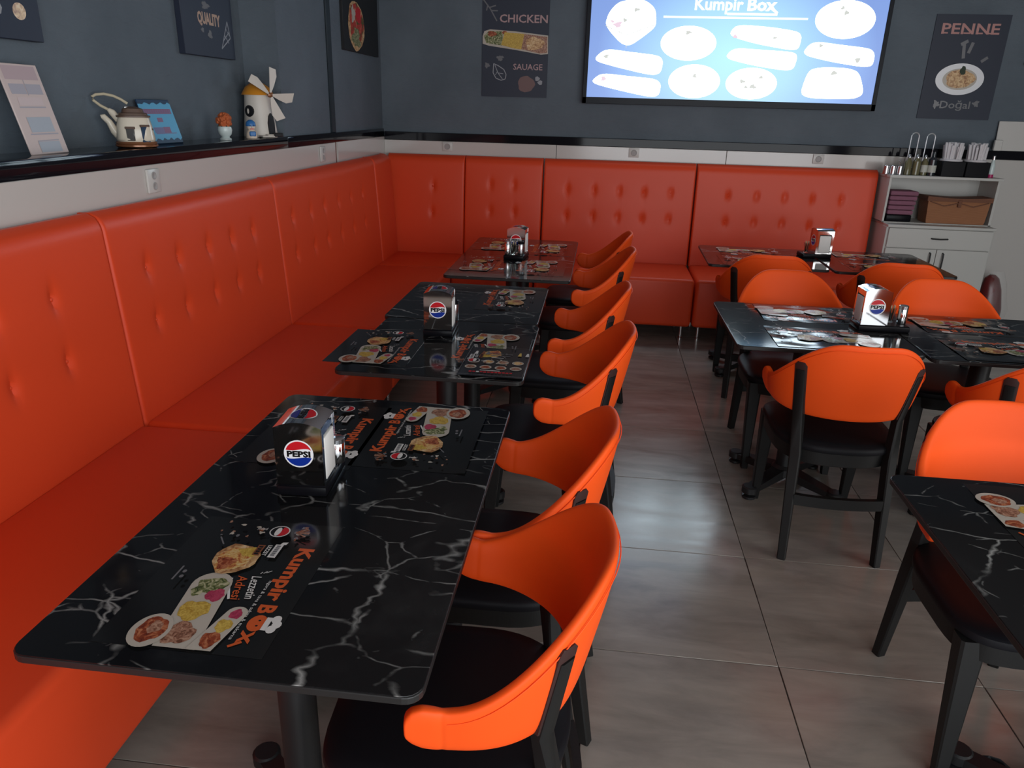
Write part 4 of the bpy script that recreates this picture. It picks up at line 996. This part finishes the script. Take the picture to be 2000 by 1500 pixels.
# three steel sugar cups
for k, (x, y) in enumerate(((1.432, 2.80), (1.476, 2.79), (1.522, 2.785))):
    t = thing('steel_cup', ['left of the three steel cups on the cabinet top', 'middle of the three steel cups on the cabinet top', 'right of the three steel cups on the cabinet top, beside the oil bottles'][k], 'cup', (x, y, ZS), 0, 'steel cups on the cabinet')
    b = B(); b.lathe([(.021, 0), (.022, .058), (.020, .060), (.019, .054), (.018, .004)], (0, 0, 0), M_STEEL, 18); b.build('cup', t)
    if k == 2: b = B(); b.tube([(0, 0, .03), (-.01, 0, .09)], .002, M_STEEL, 6); b.sphere((-.010, 0, .092), .007, M_STEEL, 8); b.build('spoon', t)
def bottle(x, y, label, m, r=.024, h=.09, neck=.13, lab=False, capm=None):
    t = thing('oil_bottle', label, 'bottle', (x, y, ZS), 0, 'oil bottles on the cabinet')
    b = B(); b.lathe([(r, 0), (r, h), (r * .45, h + .018), (r * .4, neck - .01)], (0, 0, 0), m, 18); b.build('bottle', t)
    b = B(); b.lathe([(r * .48, neck - .012), (r * .48, neck), (r * .2, neck + .012)], (0, 0, 0), capm or M_STEEL, 12); b.build('stopper', t)
    if lab: b = B(); b.lathe([(r + .0006, .022), (r + .0006, .072)], (0, 0, 0), M_LABEL, 18, caps=False); b.build('paper_label', t)
    return t
bottle(1.575, 2.79, 'greenish oil bottle beside the steel cups', M_OIL); bottle(1.632, 2.79, 'olive oil bottle under the left wire handle', M_OIL, .027, .095); bottle(1.687, 2.79, 'labelled oil bottle under the right wire handle', M_OIL, .023, .09, .13, True); bottle(1.738, 2.785, 'dark glass bottle with pale label left of the straw box', M_DKG, .029, .11, .175, True, M_PLAS)
def wire(x, y, label, wd, ht):
    t = thing('wire_caddy', label, 'wire caddy', (x, y, ZS), 0, 'chrome wire caddies')
    b = B(); pts = [(-wd, 0, .004)] + [(-wd, 0, ht - wd)] + [(wd * -cos(pi * k / 10), 0, ht - wd + wd * sin(pi * k / 10)) for k in range(1, 10)] + [(wd, 0, ht - wd), (wd, 0, .004)]
    b.tube(pts, .0042, M_WIRE, 8); b.build('handle', t)
    b = B(); b.tube([(.058 * cos(2 * pi * k / 24), .036 * sin(2 * pi * k / 24) - .0, .045) for k in range(24)], .0025, M_CHR, 6, closed=True); b.tube([(.058 * cos(2 * pi * k / 24), .036 * sin(2 * pi * k / 24), .004) for k in range(24)], .0025, M_CHR, 6, closed=True); b.build('ring', t)
wire(1.602, 2.835, 'left chrome wire caddy with tall loop handle on the cabinet', .026, .29); wire(1.712, 2.835, 'right chrome wire caddy with tall loop handle on the cabinet', .028, .287)
# two black boxes of straws
for k, (x0, x1) in enumerate(((1.785, 1.945), (1.95, 2.112))):
    t = thing('straw_box', ['left black box of wrapped white straws on the cabinet', 'right black box of wrapped white straws on the cabinet'][k], 'box', ((x0 + x1) / 2, 2.80, ZS), 0, 'black straw boxes')
    hw = (x1 - x0) / 2
    b = B(); b.box(-hw, hw, -.07, .07, 0, .105, M_PLAS, .004, 1); b.build('box', t)
    b = B(); b.lathe([(.074, .105), (.076, .110), (.070, .118), (.062, .120)], (0, 0, 0), M_STRAW, 24); b.build('rim', t)
    b = B(); rd = random.Random(k + 1)
    for j in range(60):
        r = .060 * sqrt(rd.random()); q = rd.uniform(0, 6.28); c, s_ = r * cos(q), r * sin(q); h = rd.uniform(.205, .235); b.tube([(c * .95, s_ * .95, .106), (c * 1.08 + rd.uniform(-.006, .006), s_ * 1.08, h)], .0085, M_STRAW, 6)
    tag(b.build('straws', t), kind='stuff')
t = thing('sauce_bottle', 'small white bottle with magenta base at the right end of the cabinet', 'bottle', (2.150, 2.79, ZS), 0)
b = B(); b.lathe([(.018, .022), (.019, .03), (.019, .085), (.012, .105), (.009, .125)], (0, 0, 0), M_POT, 16); b.build('bottle', t); b = B(); b.lathe([(.020, 0), (.0205, .022)], (0, 0, 0), M_MAG, 16); b.build('base', t); b = B(); b.lathe([(.011, .122), (.011, .148), (.006, .152)], (0, 0, 0), M_STEEL, 12); b.build('cap', t)
# shelf: burgundy bowls on black base and brown basket
ZH = .876
t = thing('bowl_stack', 'stack of burgundy woven bowls on a black base in the cabinet shelf', 'bowl stack', (1.572, 2.81, ZH), 0)
b = B(); b.box(-.098, .080, -.075, .075, 0, .048, M_PLAS, .008, 2); b.build('base', t)
for k in range(5):
    z = .050 + .034 * k; f = 1 + .045 * k; b = B()
    P = lambda s: [(-.100 * 1.0, -.078), (.084 * f, -.078), (.084 * f, .078), (-.100, .078)]
    b.box(-.100, .080 * f + .004, -.080, .080, z, z + .032, M_BURG, .011, 2); b.build('bowl', t)
t = thing('basket', 'lidded brown woven basket in the cabinet shelf', 'basket', (1.955, 2.80, ZH), 0)
b = B(); rr = []
for z, k in ((0, .93), (.02, .95), (.165, 1.0)): rr.append([Vector((x * k, y * k, z)) for x, y in ((-.215, -.078), (.215, -.078), (.215, .085), (-.215, .085))])
b.loft(rr, M_BASK, True, False); b.build('body', t)
b = B(); n = 12; rows = []
for j, y in enumerate((-.088, -.088, .09, .09)):
    rows.append([Vector((-.225 + .45 * i / n, y, (.158 if j in (0, 3) else .192 + .012 * abs(2 * i / n - 1) ** 1.5 - .012))) for i in range(n + 1)])
b.grid(rows, M_BASKD); b.grid([rows[0], rows[3]], M_BASKD)
for e in (0, -1): b.face([r[e] for r in rows], M_BASKD)
b.build('lid', t)
b = B(); b.box(-.012, .012, -.094, -.080, .120, .172, M_BASKD, .003, 1); b.tube([(-.20, -.081, .155), (-.1, -.084, .125), (0, -.088, .150), (.1, -.084, .125), (.20, -.081, .155)], .004, M_BASKD, 6); b.build('clasp', t)
# plain white ceramic tile on the ledge at the right edge
t = thing('ceramic_tile', 'plain white square tile leaning on the black band at the right edge', 'tile', (2.325, 2.982, 1.3865), 0)
b = B(); b.box(-.10, .16, -.006, .004, 0, .205, M_SOCK, .002, 1, rot=Matrix.Rotation(radians(-6), 4, 'X')); b.build('tile', t)
b = B(); b.box(-.125, -.07, -.045, -.02, 0, .075, M_SOCK, .004, 1); b.build('holder', t)
# wrapped bag beside the cabinet
t = thing('wrapped_bag', 'dark red bag in clear film standing right of the cabinet', 'bag', (2.375, 2.80, 0), 0)
b = B(); b.loft([[Vector((cx_ + rx * cos(2 * pi * k / 20), ry * sin(2 * pi * k / 20), z)) for k in range(20)] for z, rx, ry, cx_ in ((0, .085, .07, 0), (.08, .095, .08, 0), (.25, .090, .075, -.005), (.40, .072, .06, -.02), (.48, .050, .04, -.03), (.505, .018, .02, -.03))], M_BAGR); b.build('bag', t)
b = B(); b.loft([[Vector((cx_ + rx * (1 + .08 * sin(k * 2.1 + z * 20)) * cos(2 * pi * k / 20), ry * (1 + .08 * sin(k * 1.7)) * sin(2 * pi * k / 20), z)) for k in range(20)] for z, rx, ry, cx_ in ((.004, .095, .08, .006), (.25, .11, .09, .01), (.45, .075, .06, .005), (.53, .045, .03, .0))], M_FILM, False); b.build('film', t)
# crumpled black plastic on the floor under the lower right chair
b = B(); rd = random.Random(11); n, mlt = 26, 14; rows = []
for j in range(mlt + 1):
    row = []
    for i in range(n + 1):
        u_, v_ = i / n, j / mlt; edge = min(u_, 1 - u_, v_, 1 - v_)
        row.append(Vector((.62 * u_ - .02 * sin(v_ * 9), .17 * (v_ - .5) - .05 * u_ + .02 * sin(u_ * 11), .004 + (.055 * min(1, edge * 6)) * (0.35 + rd.random() * .65))))
    rows.append(row)
b.grid(rows, M_PLAS, smooth=False); b.grid([[Vector((p.x, p.y, .001)) for p in r] for r in rows], M_PLAS)
per = [rows[0], rows[-1]]
o = b.build('plastic_bag', autosmooth=False); o.location = (.345, -1.585, 0); tag(o, 'crumpled black plastic bag on the floor at the lower right corner', 'bag')
